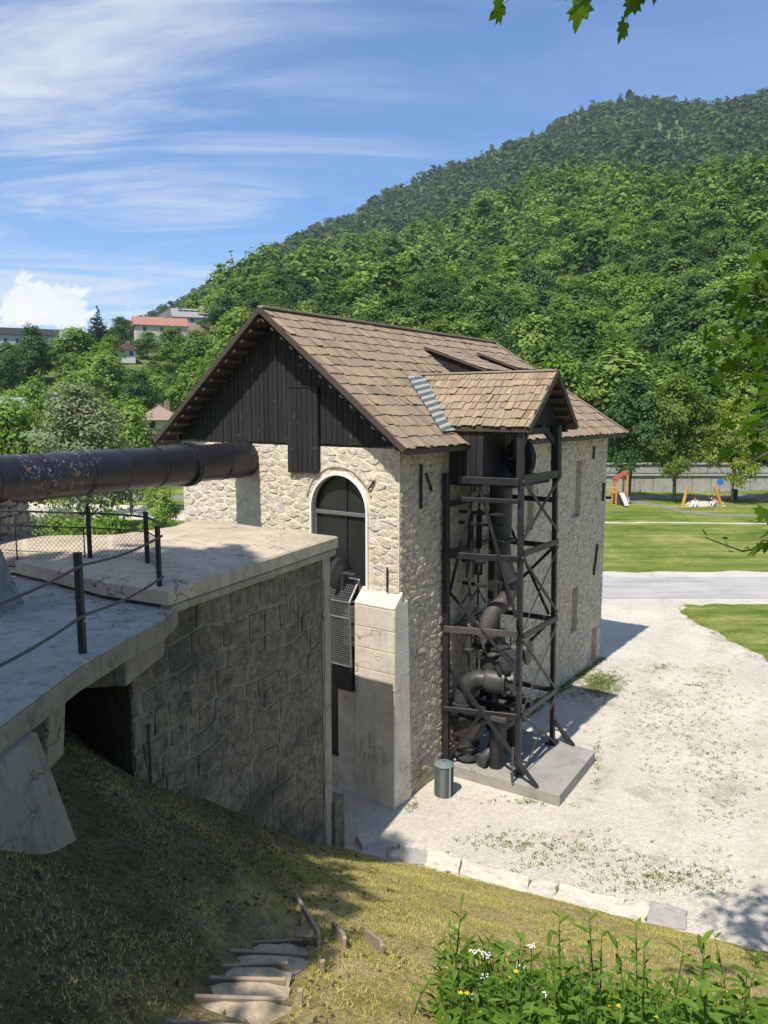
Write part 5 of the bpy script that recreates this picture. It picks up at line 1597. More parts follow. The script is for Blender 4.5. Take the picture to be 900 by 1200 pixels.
def limbs(h, w, base, seed, rad):
    """trunk and main limbs as one mesh"""
    rr = random.Random(seed); m = MB(); tr = [(0, 0, -.3), (rr.uniform(-.02, .02) * w, 0, h * base * .6), (rr.uniform(-.03, .03) * w, rr.uniform(-.03, .03) * w, h * (base + .3)), (rr.uniform(-.03, .03) * w, 0, h * .86)]
    m.tube(tr, [rad * 1.25, rad, rad * .7, rad * .15], 8)
    for i in range(7):
        a = i * 2.4 + rr.random(); z = h * (base + .02 + .45 * i / 7); L = w * rr.uniform(.26, .4)
        m.tube([(0, 0, z), (math.cos(a) * L * .5, math.sin(a) * L * .5, z + L * .45), (math.cos(a) * L, math.sin(a) * L, z + L * .8)], [rad * .5, rad * .3, rad * .08], 5)
    return m


TREE_PROTO = {}


def tree_proto(key, h, w, n, leaf, mat, seed, base=.22, cone=False, clump=.28):
    """meshes (trunk, crown) of one tree kind, in metres at its base"""
    lob = cone_lobes(h, w, seed) if cone else broad_lobes(h, w, seed, base)
    P, N, rg = crown_np(lob, n, leaf, seed, clump, .5)
    if cone: N[:, 2] -= .2
    V_, F_ = leaf_quads(P, N, np.full(n, leaf), rg)
    m = limbs(h, w, base, seed, max(.06, h * .014)); me = bpy.data.meshes.new('trunk'); me.from_pydata([tuple(v) for v in m.v], [], m.f); me.materials.append(M['bark'])
    k = len(V_); cm = bpy.data.meshes.new('crown'); cm.vertices.add(k); cm.vertices.foreach_set('co', V_.astype(np.float32).ravel()); nn = len(F_)
    cm.loops.add(nn * 4); cm.loops.foreach_set('vertex_index', F_.ravel()); cm.polygons.add(nn); cm.polygons.foreach_set('loop_start', np.arange(0, nn * 4, 4, dtype=np.int32)); cm.update(calc_edges=True); cm.materials.append(M[mat])
    TREE_PROTO[key] = (me, cm, h, w)


def put_tree(key, loc, h=None, w=None, rz=0.0, name='broadleaf_tree', label='', group=None, cat='tree'):
    me, cm, h0, w0 = TREE_PROTO[key]; o = thing(name, loc, label, cat, group, rz)
    o.scale = ((w or w0) / w0, (w or w0) / w0, (h or h0) / h0)
    link('trunk', me, o); link('crown', cm, o); return o


for i in range(4): tree_proto(f'forest{i}', 10, (7.5, 6.0, 8.2, 5.4)[i], 5000, (.31, .26, .35, .29)[i], 'leaf_forest', 40 + i, .16, False, (.28, .22, .34, .25)[i])
for i in range(2): tree_proto(f'fbright{i}', 10, 7.5, 5000, .30, 'leaf_bright', 44 + i, .16); tree_proto(f'fdark{i}', 10, 7.5, 5000, .30, 'leaf_dark', 46 + i, .16)
tree_proto('forest_c', 13, 5.5, 3000, .38, 'leaf_conifer', 49, .1, True)
for i in range(2): tree_proto(f'mid_bright{i}', 9, 7, 6000, .26, 'leaf_bright', 50 + i, .14)
for i in range(2): tree_proto(f'mid_dark{i}', 10, 8, 6000, .29, 'leaf_dark', 53 + i, .14)
tree_proto('willow', 8, 7, 13000, .15, 'leaf_silver', 56, .1)
tree_proto('shrub', 3, 3.6, 1600, .21, 'leaf_bright', 57, .02)
tree_proto('shrub_d', 3, 3.6, 1600, .21, 'leaf_dark', 58, .02)
tree_proto('park0', 11, 6.6, 15000, .20, 'leaf_yellow', 60, .18)
tree_proto('park1', 10, 7.0, 14000, .20, 'leaf_yellow', 61, .2)
tree_proto('park2', 11, 6.5, 14000, .20, 'leaf_dark', 62, .18)
tree_proto('conifer', 9, 4.5, 2600, .32, 'leaf_conifer', 63, .08, True)

# park trees along the promenade
for key, px, ytop, ybase, y, wpx, lab in (('park2', 738, 437, 580, 72.3, 72, 'dark green park tree nearest the corner of the building'), ('park0', 790, 438, 584, 71.2, 76, 'tall yellowish park tree behind the orange swing posts'), ('park1', 858, 468, 584, 70.2, 74, 'yellow green park tree beside the blue sign'), ('park2', 903, 455, 584, 72, 70, 'green park tree at the end of the promenade row')):
    b = aty(px, ybase, y); t = aty(px, ytop, y); dist = y
    put_tree(key, (b.x, y, 0), t.z, wpx / FPX * dist, random.random() * 6, 'park_tree', lab, 'trees along the promenade')


def in_front_of_house(p, top):
    x, y = proj(p); xt, yt = proj(top)
    if 215 < x < 700 and yt > (362 + (x - 306) * .30 if x > 306 else 362 + (306 - x) * 1.25) + 10: return False
    return True


# hillside forest: nearest trees one by one
def make_forest():
    rr = random.Random(77); placed = []; cell = {}
    labels = {'a': 'broadleaf tree standing in the dense forest on the lower hillside', 'b': 'dark conifer among the broadleaf trees of the hillside forest'}
    tries = 0
    while len(placed) < 290 and tries < 60000:
        tries += 1
        az = rr.uniform(-11.5, 29.0); r_ = 90 + 150 * rr.random() ** 1.35; x, y = r_ * math.sin(R(az)), r_ * math.cos(R(az))
        if y < 87: continue
        sp = 5.2 + r_ * .008; kx, ky = int(x // 8), int(y // 8)
        if any((x - a) ** 2 + (y - b) ** 2 < sp * sp for i in (-1, 0, 1) for j in (-1, 0, 1) for a, b in cell.get((kx + i, ky + j), ())): continue
        z = hill_z(x, y); h = rr.uniform(9, 16)
        if not in_front_of_house((x, y, z), (x, y, z + h)): continue
        px = proj((x, y, z))[0]
        if px < 210 and r_ < 150: continue
        cell.setdefault((kx, ky), []).append((x, y)); placed.append((x, y, z, h))
    for i, (x, y, z, h) in enumerate(placed):
        con = rr.random() < .04
        u_ = rr.random(); key, tone = (f'fbright{i % 2}', 'bright yellow-green') if u_ < .22 else (f'fdark{i % 2}', 'dark green') if u_ < .45 else (f'forest{i % 4}', 'mid green')
        r_ = math.hypot(x, y); band = 'at the forest foot' if r_ < 115 else 'low on the hillside' if r_ < 160 else 'part way up the hillside'
        side = 'above the roof of the stone building' if 280 < proj((x, y, z))[0] < 640 else 'beside the park' if proj((x, y, z))[0] >= 640 else 'near the houses'
        put_tree('forest_c' if con else key, (x, y, z - .4), h * (1.15 if con else 1), h * rr.uniform(.66, .90) * (.6 if con else 1), rr.random() * 6.28, 'conifer_tree' if con else 'forest_tree', f'dark pointed conifer {band} {side}' if con else f'{tone} broadleaf tree {band} {side}', 'conifers in the hillside forest' if con else 'trees of the lower hillside forest')
    # the rest of the near hill and the far ridge as masses
    mats = []
    for name, mat, rmin, rmax, azr, sp0, hh, nq, lf in (('hillside_forest', 'leaf_forest', 150, 425, (-14, 29.5), 7.2, (7, 18), 520, .80), ('ridge_forest', 'leaf_far', 560, 1015, (-26, 29.5), 8.2, (8, 19), 64, 2.2)):
        Vs, Fs, Ts, cnt = [], [], [], 0; rg = np.random.default_rng(9); pts = []; cell = {}
        protos = []
        for k in range(5):
            P, N, r2 = crown_np(broad_lobes(1, (.8, .62, .95, .48, .8)[k], 90 + k, .02, (9, 7, 12, 8, 10)[k]), nq, .1, 70 + k, .30, .45); v, f = leaf_quads(P, N, np.full(nq, lf / 11.0), r2); protos.append(v)
        pc = crown_np(cone_lobes(1.25, .42, 3), nq, .1, 80, .25, .5); v, f = leaf_quads(pc[0], pc[1], np.full(nq, lf / 14.0), pc[2]); protos.append(v)
        area = (rmax * rmax - rmin * rmin) / 2 * R(azr[1] - azr[0]); n = int(area / (sp0 * sp0) * 2.2)
        A = rg.uniform(*azr, n); Rr = np.sqrt(rg.uniform(rmin ** 2, rmax ** 2, n))
        for a, r_ in zip(A, Rr):
            x, y = r_ * math.sin(R(a)), r_ * math.cos(R(a))
            if name == 'hillside_forest':
                if r_ > interp(a, NAZ, NR) + 12: continue
                if a < -8 and r_ < 215: continue
                if r_ < 240 and any((x - p[0]) ** 2 + (y - p[1]) ** 2 < 26 for p in placed): continue
            kx, ky = int(x // sp0), int(y // sp0)
            if any((x - p) ** 2 + (y - q_) ** 2 < sp0 * sp0 * .62 for i in (-1, 0, 1) for j in (-1, 0, 1) for p, q_ in cell.get((kx + i, ky + j), ())): continue
            z = hill_z(x, y); h = rg.uniform(*hh)
            if not in_front_of_house((x, y, z), (x, y, z + h)): continue
            cell.setdefault((kx, ky), []).append((x, y))
            k = 5 if rg.random() < (.06 if name == 'hillside_forest' else .38) else int(rg.integers(0, 5)); th = rg.uniform(0, 6.28); c, s = math.cos(th), math.sin(th); p = protos[k]
            q = np.empty_like(p); w = h * rg.uniform(.85, 1.25); q[:, 0] = (p[:, 0] * c - p[:, 1] * s) * w + x; q[:, 1] = (p[:, 0] * s + p[:, 1] * c) * w + y; q[:, 2] = p[:, 2] * h + z - .8
            Vs.append(q); Ts.append(np.full(len(p), rg.random() if k < 5 else 0.0, np.float32)); cnt += 1
        V_ = np.concatenate(Vs); F_ = np.arange(len(V_), dtype=np.int32).reshape(-1, 4)
        o = mesh_np(name, V_, F_, mat, None, kind='stuff', tint=np.concatenate(Ts))
        o['label'] = 'dense mixed forest covering the near hillside' if name == 'hillside_forest' else 'dark forest covering the far ridge'
        print(name, cnt, 'trees', len(placed))


make_forest()


def make_left_trees():
    L = [('conifer', 113, 356, 408, 205, 30, 'tall dark spruce on the skyline above the houses', 'spruce_tree'), ('mid_dark0', 141, 370, 410, 212, 26, 'round dark tree on the skyline right of the spruce', 'broadleaf_tree'),
         ('mid_dark1', 38, 382, 446, 168, 36, 'dark upright tree in front of the long grey building', 'broadleaf_tree'), ('mid_bright0', 86, 383, 448, 172, 52, 'broad green tree left of the spruce', 'broadleaf_tree'), ('conifer', 4, 378, 400, 210, 9, 'small pointed conifer at the end of the grey roof', 'spruce_tree'),
         ('mid_dark0', 4, 400, 452, 160, 34, 'dark tree below the end of the long grey building', 'broadleaf_tree'), ('mid_bright1', 128, 395, 432, 180, 30, 'grey green tree before the white house', 'broadleaf_tree'), ('mid_bright0', 118, 412, 476, 150, 62, 'large bright green tree in the middle of the slope', 'broadleaf_tree'),
         ('mid_dark1', 160, 434, 486, 140, 44, 'dark round tree low on the slope', 'broadleaf_tree'), ('mid_bright1', 200, 386, 432, 185, 46, 'olive green tree in front of the red roof', 'broadleaf_tree'), ('mid_bright0', 232, 386, 440, 175, 52, 'light green tree below the grey roofed house', 'broadleaf_tree'),
         ('mid_dark0', 172, 388, 420, 195, 30, 'dark green tree left of the red roof', 'broadleaf_tree'), ('mid_bright1', 228, 425, 490, 140, 66, 'bright tree beside the roof edge of the stone building', 'broadleaf_tree'), ('mid_dark1', 205, 440, 478, 150, 36, 'small dark tree on the brown patch of slope', 'broadleaf_tree'),
         ('forest1', 268, 345, 400, 240, 46, 'forest edge tree above the gable', 'broadleaf_tree'), ('forest2', 243, 350, 392, 262, 36, 'tree behind the grey roofed house', 'broadleaf_tree'),
         ('willow', 88, 448, 592, 56, 118, 'pale silvery willow behind the black pipe', 'willow_tree'), ('mid_bright0', 148, 466, 588, 66, 78, 'fresh green tree right of the silvery willow', 'broadleaf_tree'), ('mid_bright1', 12, 472, 596, 58, 84, 'leafy tree at the left end of the pipe', 'broadleaf_tree'),
         ('mid_bright0', 188, 566, 604, 48, 44, 'small bright tree against the corner of the gable wall', 'broadleaf_tree'), ('mid_bright1', 44, 450, 560, 80, 60, 'green tree left of the silvery willow', 'broadleaf_tree'), ('mid_dark1', 196, 500, 560, 90, 50, 'shaded tree between pipe and gable eave', 'broadleaf_tree'),
         ('forest0', 292, 330, 380, 275, 44, 'tall tree of the forest edge behind the roof apex', 'broadleaf_tree')]
    for key, px, yt, yb, r_, w, lab, nm in L:
        t = atr(px, yt, r_); d = (t - EYE).length; z = hill_z(t.x, t.y); h = max(1.5, t.z - z)
        put_tree(key, (t.x, t.y, z - .15), h, w / FPX * d * 1.12, random.random() * 6, nm, lab)
    rr = random.Random(15)
    for k in range(60):
        px = rr.uniform(-10, 262); r_ = rr.uniform(118, 196); q = ray(px, 500); az = math.atan2(q.x, q.y); x, y = r_ * math.sin(az), r_ * math.cos(az); z = hill_z(x, y)
        s = rr.uniform(.8, 1.9); put_tree('shrub' if rr.random() < .6 else 'shrub_d', (x, y, z - .1), 3 * s, 3.8 * s, rr.random() * 6, 'hillside_shrub', 'leafy shrub growing on the slope below the houses', 'shrubs on the slope below the houses', 'shrub')
    for k in range(9):
        px, py = rr.uniform(20, 135), rr.uniform(598, 640); r_ = rr.uniform(20, 30); q = atr(px, py, r_); h = max(1.2, q.z)
        put_tree('willow' if k % 2 else 'mid_bright0', (q.x, q.y, 0), h, rr.uniform(1.8, 3.0), rr.random() * 6, 'thicket_shrub', 'thin leafy shrub growing beyond the abutment behind the mesh railing', 'shrubs behind the abutment', 'shrub')
    for k in range(8):
        px = 700 + k * 28 + rr.uniform(-8, 8); b = aty(px, 560, 84 + rr.random() * 2); put_tree('shrub' if k % 3 else 'shrub_d', (b.x, b.y, 1.9), 3.2, 4.2, k, 'hedge_shrub', 'rounded green shrub above the promenade wall', 'shrubs above the promenade wall', 'shrub')


make_left_trees()

# ------------------------------------------------------------------ houses across the valley
def house_far(px, ypx_base, r_, w, d, hw, hr, rot, wall, roof, label, hip=False, win=3, chim=1, flat=False, ridge_across=False):
    q = ray(px, ypx_base); az = math.atan2(q.x, q.y); x, y = r_ * math.sin(az), r_ * math.cos(az); z = hill_z(x, y)
    zz = EYE.z + r_ * q.z / math.hypot(q.x, q.y); z0 = min(z, zz) - .5; c = Vector((x, y, zz)); ang = -az + R(rot); ax = Vector((math.cos(ang), math.sin(ang), 0)); ay = Vector((-ax.y, ax.x, 0)); up = Vector((0, 0, 1))
    h = thing('house', (x, y, z0), label, 'house'); P = lambda a, b, e: c + ax * a + ay * b + up * e
    m = MB(); m.hexa([P(-w / 2, -d / 2, z0 - zz), P(w / 2, -d / 2, z0 - zz), P(w / 2, d / 2, z0 - zz), P(-w / 2, d / 2, z0 - zz)], [P(-w / 2, -d / 2, hw), P(w / 2, -d / 2, hw), P(w / 2, d / 2, hw), P(-w / 2, d / 2, hw)]); m.build('wall', wall, h)
    o = .5; r = MB(); A, B_, C_, D_ = P(-w / 2 - o, -d / 2 - o, hw - .15), P(w / 2 + o, -d / 2 - o, hw - .15), P(w / 2 + o, d / 2 + o, hw - .15), P(-w / 2 - o, d / 2 + o, hw - .15)
    if flat: r.prism([A, B_, C_, D_], up * hr)
    else:
        k = d / 2 if hip else -o
        if ridge_across:
            k = w / 2 if hip else -o
            e, f = P(0, -d / 2 + k, hw + hr), P(0, d / 2 - k, hw + hr); r.add([A, B_, C_, D_, e, f], [(0, 4, 5, 3), (1, 2, 5, 4), (0, 1, 4), (2, 3, 5), (3, 2, 1, 0)])
        else:
            e, f = P(-w / 2 + k, 0, hw + hr), P(w / 2 - k, 0, hw + hr); r.add([A, B_, C_, D_, e, f], [(0, 1, 5, 4), (2, 3, 4, 5), (1, 2, 5), (3, 0, 4), (3, 2, 1, 0)])
    ro = r.build('roof', roof, h)
    for k in range(win):
        a = (k + .5) / win * w - w / 2; m = MB(); m.box(P(a, -d / 2 - .02, hw * .58), 1.0, .1, 1.2, ax, ay); wn = m.build('window', 'white_paint', h)
        m = MB(); m.box(P(a, -d / 2 - .09, hw * .58), .8, .06, 1.0, ax, ay); m.build('pane', 'window_dark', wn)
    for k in range(chim):
        m = MB(); m.box(P(w * (.22 if k == 0 else -.25), .3, hw + hr * .9), .7, .7, 1.6, ax, ay); m.build('chimney', 'roof_pink', ro); 
    return h, P, ro, ax, ay


house_far(28, 412, 200, 14.5, 9, 3.6, 1.4, 0, 'grey_render', 'roof_dark', 'long low grey building with a dark roof at the left skyline', flat=True, win=6, chim=1)
house_far(188, 394, 208, 12.5, 8, 2.4, 2.3, 6, 'cream_paint', 'roof_red', 'house with a red tiled roof half hidden by trees', win=3)
house_far(147, 422, 190, 3.6, 6, 2.3, 1.4, 8, 'white_paint', 'roof_brown', 'small white gabled house under the spruce', ridge_across=True, win=2)
house_far(204, 387, 232, 6.5, 9, 3.2, 2.8, 24, 'roof_dark', 'roof_dark', 'dark gabled house behind the red roof', ridge_across=True, win=0)
h5 = house_far(223, 382, 228, 9.5, 9, 2.0, 2.7, 6, 'grey_render', 'roof_grey', 'house with a pale grey roof and solar panels', win=3, chim=0)
m = MB(); m.box(h5[1](3.6, 0, 4.6), 1.5, 1.4, 1.8, h5[3], h5[4]); m.build('chimney', 'white_paint', h5[2])
for k in range(4):
    m = MB(); m.box(h5[1](-2.6 + k * 1.5, -1.4, 4.05), 1.35, .9, .08, h5[3], h5[4], (0, .1, 1)); m.build('solar_panel', 'solar_blue', h5[2])
house_far(238, 402, 205, 6.0, 7, 2.5, 2.0, 2, 'cream_paint', 'roof_brown', 'house with a brown roof below the solar panels', win=2)
house_far(28, 506, 112, 9.5, 8, 2.6, 1.9, 4, 'grey_render', 'roof_grey', 'low house with a wide grey roof behind the willow', win=3)
house_far(62, 500, 114, 1.9, 2.2, 2.5, .3, 0, 'cream_paint', 'cream_paint', 'small cream tower house beside the wide grey roof', flat=True, win=1, chim=0)
house_far(82, 504, 116, 4.4, 6, 2.3, 1.3, -4, 'cream_paint', 'roof_grey', 'small house with a short grey roof between the willows', win=1, chim=0)
house_far(97, 510, 112, 4.0, 4.5, 2.7, 1.8, 3, 'cream_paint', 'roof_pink', 'small house with a pinkish hipped roof and chimney', hip=True, win=1)
house_far(187, 506, 118, 5.6, 6, 1.9, 2.0, 8, 'cream_paint', 'roof_pink', 'low house with a pale brown hipped roof near the gable eave', hip=True, win=2)

# ------------------------------------------------------------------ playground and promenade wall
def make_wall(y, z0, z1, x0, x1, step, label, seed, th=.4):
    rr = random.Random(seed); w = thing('concrete_wall', ((x0 + x1) / 2, y, z0), label, 'wall')
    m = MB(); m.box(((x0 + x1) / 2, y + th / 2 + .06, (z0 + z1) / 2 - .3), x1 - x0, th, z1 - z0 + .5); m.build('wall_core', 'wall_concrete', w)
    n = int((x1 - x0) / step)
    for k in range(n):
        m = MB(); a = x0 + k * step; m.box((a + step / 2, y + rr.uniform(0, .02), (z0 + z1) / 2 - .06), step - .07, .12, z1 - z0 - .1); m.build('panel', 'wall_concrete', w)
    m = MB(); m.box(((x0 + x1) / 2, y + .1, z1 + .02), x1 - x0, .6, .16); m.build('coping', 'wall_concrete', w)


make_wall(79.5, 0, 1.75, 6, 62, 2.0, 'long concrete panel wall behind the promenade', 5)
make_wall(82, 1.8, 2.75, 6, 62, 2.6, 'upper concrete wall set back above the promenade wall', 6)


def make_playground():
    y = 68.5; b = aty(728, 585, y); k = 1 / FPX * 68.5
    t = thing('slide_tower', (b.x, y, 0), 'orange playground tower with slanted red roof and white slide', 'slide')
    X = lambda px: aty(px, 585, y).x
    for px, h in ((722, 2.25), (734.5, 2.95)):
        for dy in (0, 1.1):
            m = MB(); m.beam((X(px), y + dy, 0), (X(px), y + dy, h), .16, .16, up=(0, 1, 0)); m.build('post', 'orange_paint', t)
    m = MB(); m.prism([(X(721), y - .15, 2.2), (X(735.5), y - .15, 2.95), (X(735.5), y + 1.25, 2.95), (X(721), y + 1.25, 2.2)], (0, 0, .1)); m.build('roof_panel', 'red_paint', t)
    m = MB(); m.box((X(728), y + .6, .5), .85, 1.0, .9); m.build('dark_panel', 'purple_paint', t)
    m = MB(); m.box((X(728), y + .6, 1.0), .95, 1.1, .08); m.build('floor_board', 'orange_paint', t)
    m = MB(); m.prism([(X(725.5), y + .1, 1.05), (X(730.5), y + .1, 1.05), (X(730.5), y - 1.6, .12), (X(725.5), y - 1.6, .12)], (0, 0, .05)); m.build('slide_chute', 'white_paint', t)
    for px in (725.3, 730.7):
        m = MB(); m.beam((X(px), y + .1, 1.14), (X(px), y - 1.6, .22), .04, .18); m.build('slide_side', 'galvanised', t)
    m = MB(); m.beam((X(722), y, 1.55), (X(700), y + .2, 1.55), .12, .12); m.build('side_arm', 'orange_paint', t)
    m = MB(); m.beam((X(737), y, .7), (X(734), y - .6, .05), .05, .08); m.build('side_rail', 'galvanised', t)
    # leaning swing frame
    y = 67.6
    s = thing('hammock_swing', (aty(824, 592, y).x, y, 0), 'hammock swing slung between two leaning orange posts', 'swing')
    a0, a1 = aty(800, 593, y), aty(806, 569, y); b0, b1 = aty(845.5, 593, y), aty(837.5, 570, y)
    a0.z = b0.z = 0
    for p, q_ in ((a0, a1), (b0, b1)):
        m = MB(); m.tube([p, q_], [.16, .12], 10); m.build('post', 'orange_paint', s)
    m = MB(); pts = [a1.lerp(b1, t) - Vector((0, 0, 1.35 * math.sin(math.pi * t) ** .6)) for t in np.linspace(.02, .98, 17)]; m.tube(pts, .015, 5); m.build('rope', 'cable_metal', s)
    # sign, bin
    y = 68.4; p = aty(842.5, 590, y); p.z = 0
    g = thing('blue_sign', p, 'small blue round sign on a thin pole by the swing', 'sign')
    MB().tube([p, p + Vector((0, 0, 2.1))], .035, 8).build('pole', 'grey_metal', g)
    MB().lathe(p + Vector((0, -.05, 2.1)), (0, -1, 0), [(.30, -.02), (.30, .02)], 20).build('sign_plate', 'blue_paint', g)
    p = aty(860.5, 583, 72.2); p.z = 0
    g = thing('park_bin', p, 'dark litter bin under the yellow green park tree', 'bin')
    MB().lathe(p, (0, 0, 1), [(.25, .1), (.3, .9), (.24, .92)], 14).build('barrel', 'rail_metal', g); MB().lathe(p, (0, 0, 1), [(.33, .92), (.30, 1.02), (.05, 1.06)], 14).build('lid', 'rail_metal', g); MB().tube([p, p + Vector((0, 0, .12))], .06, 8).build('foot', 'rail_metal', g)


make_playground()


def person(px, y, rot, cloth, legs, label, lean=0.0, bend=True):
    """person sitting on the ground, knees up"""
    p = aty(px, 590, y); p.z = 0.0; o = thing('person', p, label, 'person', None, rot)
    V_ = [(0, 0, .14), (0, -.02 + lean, .38), (0, .0 + lean, .58), (0, .02 + lean * 1.2, .66), (0, .05 + lean * 1.3, .78), (0, .06 + lean * 1.3, .90),
          (.10, .05, .13), (.14, .42, .44), (.13, .66, .08), (.13, .82, .05), (-.10, .05, .13), (-.15, .40, .46), (-.13, .62, .08), (-.13, .78, .05),
          (.19, lean, .57), (.25, .16 + lean, .38), (.16, .38, .42), (-.19, lean, .57), (-.25, .14 + lean, .38), (-.16, .36, .43)]
    E = [(0, 1), (1, 2), (2, 3), (3, 4), (4, 5), (0, 6), (6, 7), (7, 8), (8, 9), (0, 10), (10, 11), (11, 12), (12, 13), (2, 14), (14, 15), (15, 16), (2, 17), (17, 18), (18, 19)]
    rad = [.15, .14, .15, .06, .09, .085, .10, .075, .055, .04, .10, .075, .055, .04, .06, .045, .035, .06, .045, .035]
    me = bpy.data.meshes.new('body'); me.from_pydata(V_, E, []); me.materials.append(M['skin']); ob = link('body', me, o)
    ob.modifiers.new('skin', 'SKIN'); sk = me.skin_vertices[0].data
    for i, r_ in enumerate(rad): sk[i].radius = (r_, r_)
    sk[0].use_root = True; ob.modifiers.new('sub', 'SUBSURF').levels = 2; ob.modifiers['sub'].render_levels = 2
    me = bpy.data.meshes.new('shirt'); me.from_pydata([V_[i] for i in (0, 1, 2, 14, 15, 17, 18)], [(0, 1), (1, 2), (2, 3), (3, 4), (2, 5), (5, 6)], []); me.materials.append(M[cloth]); sh = link('shirt', me, o); sh.modifiers.new('skin', 'SKIN'); sk = me.skin_vertices[0].data
    for i, r_ in enumerate((.165, .155, .165, .08, .06, .08, .06)): sk[i].radius = (r_, r_)
    sh.modifiers.new('sub', 'SUBSURF').levels = 2
    me = bpy.data.meshes.new('trousers'); me.from_pydata([V_[i] for i in (0, 6, 7, 8, 10, 11, 12)], [(0, 1), (1, 2), (2, 3), (0, 4), (4, 5), (5, 6)], []); me.materials.append(M[legs]); sh = link('trousers', me, o); sh.modifiers.new('skin', 'SKIN'); sk = me.skin_vertices[0].data
    for i, r_ in enumerate((.165, .115, .09, .07, .115, .09, .07)): sk[i].radius = (r_, r_)
    sh.modifiers.new('sub', 'SUBSURF').levels = 2
    m = MB(); c = Vector((0, .04 + lean * 1.3, .86)); m.lathe(c, (0, 0, 1), [(.075, -.08), (.105, -.02), (.11, .04), (.085, .09), (.03, .115)], 12); mesh('hair', [Vector((v.x, v.y - .018, v.z)) for v in m.v], m.f, 'hair', o, True, True)
    return o


person(814.5, 66.9, R(150), 'white_cloth', 'white_cloth', 'person in white sitting at the edge of the sand patch', .05)
person(833.5, 68.0, R(200), 'dark_cloth', 'dark_cloth', 'person in dark clothes sitting upright on the sand patch')
person(838.5, 67.2, R(120), 'pink_cloth', 'white_cloth', 'person in a pink top sitting low beside the one in dark clothes', .08)

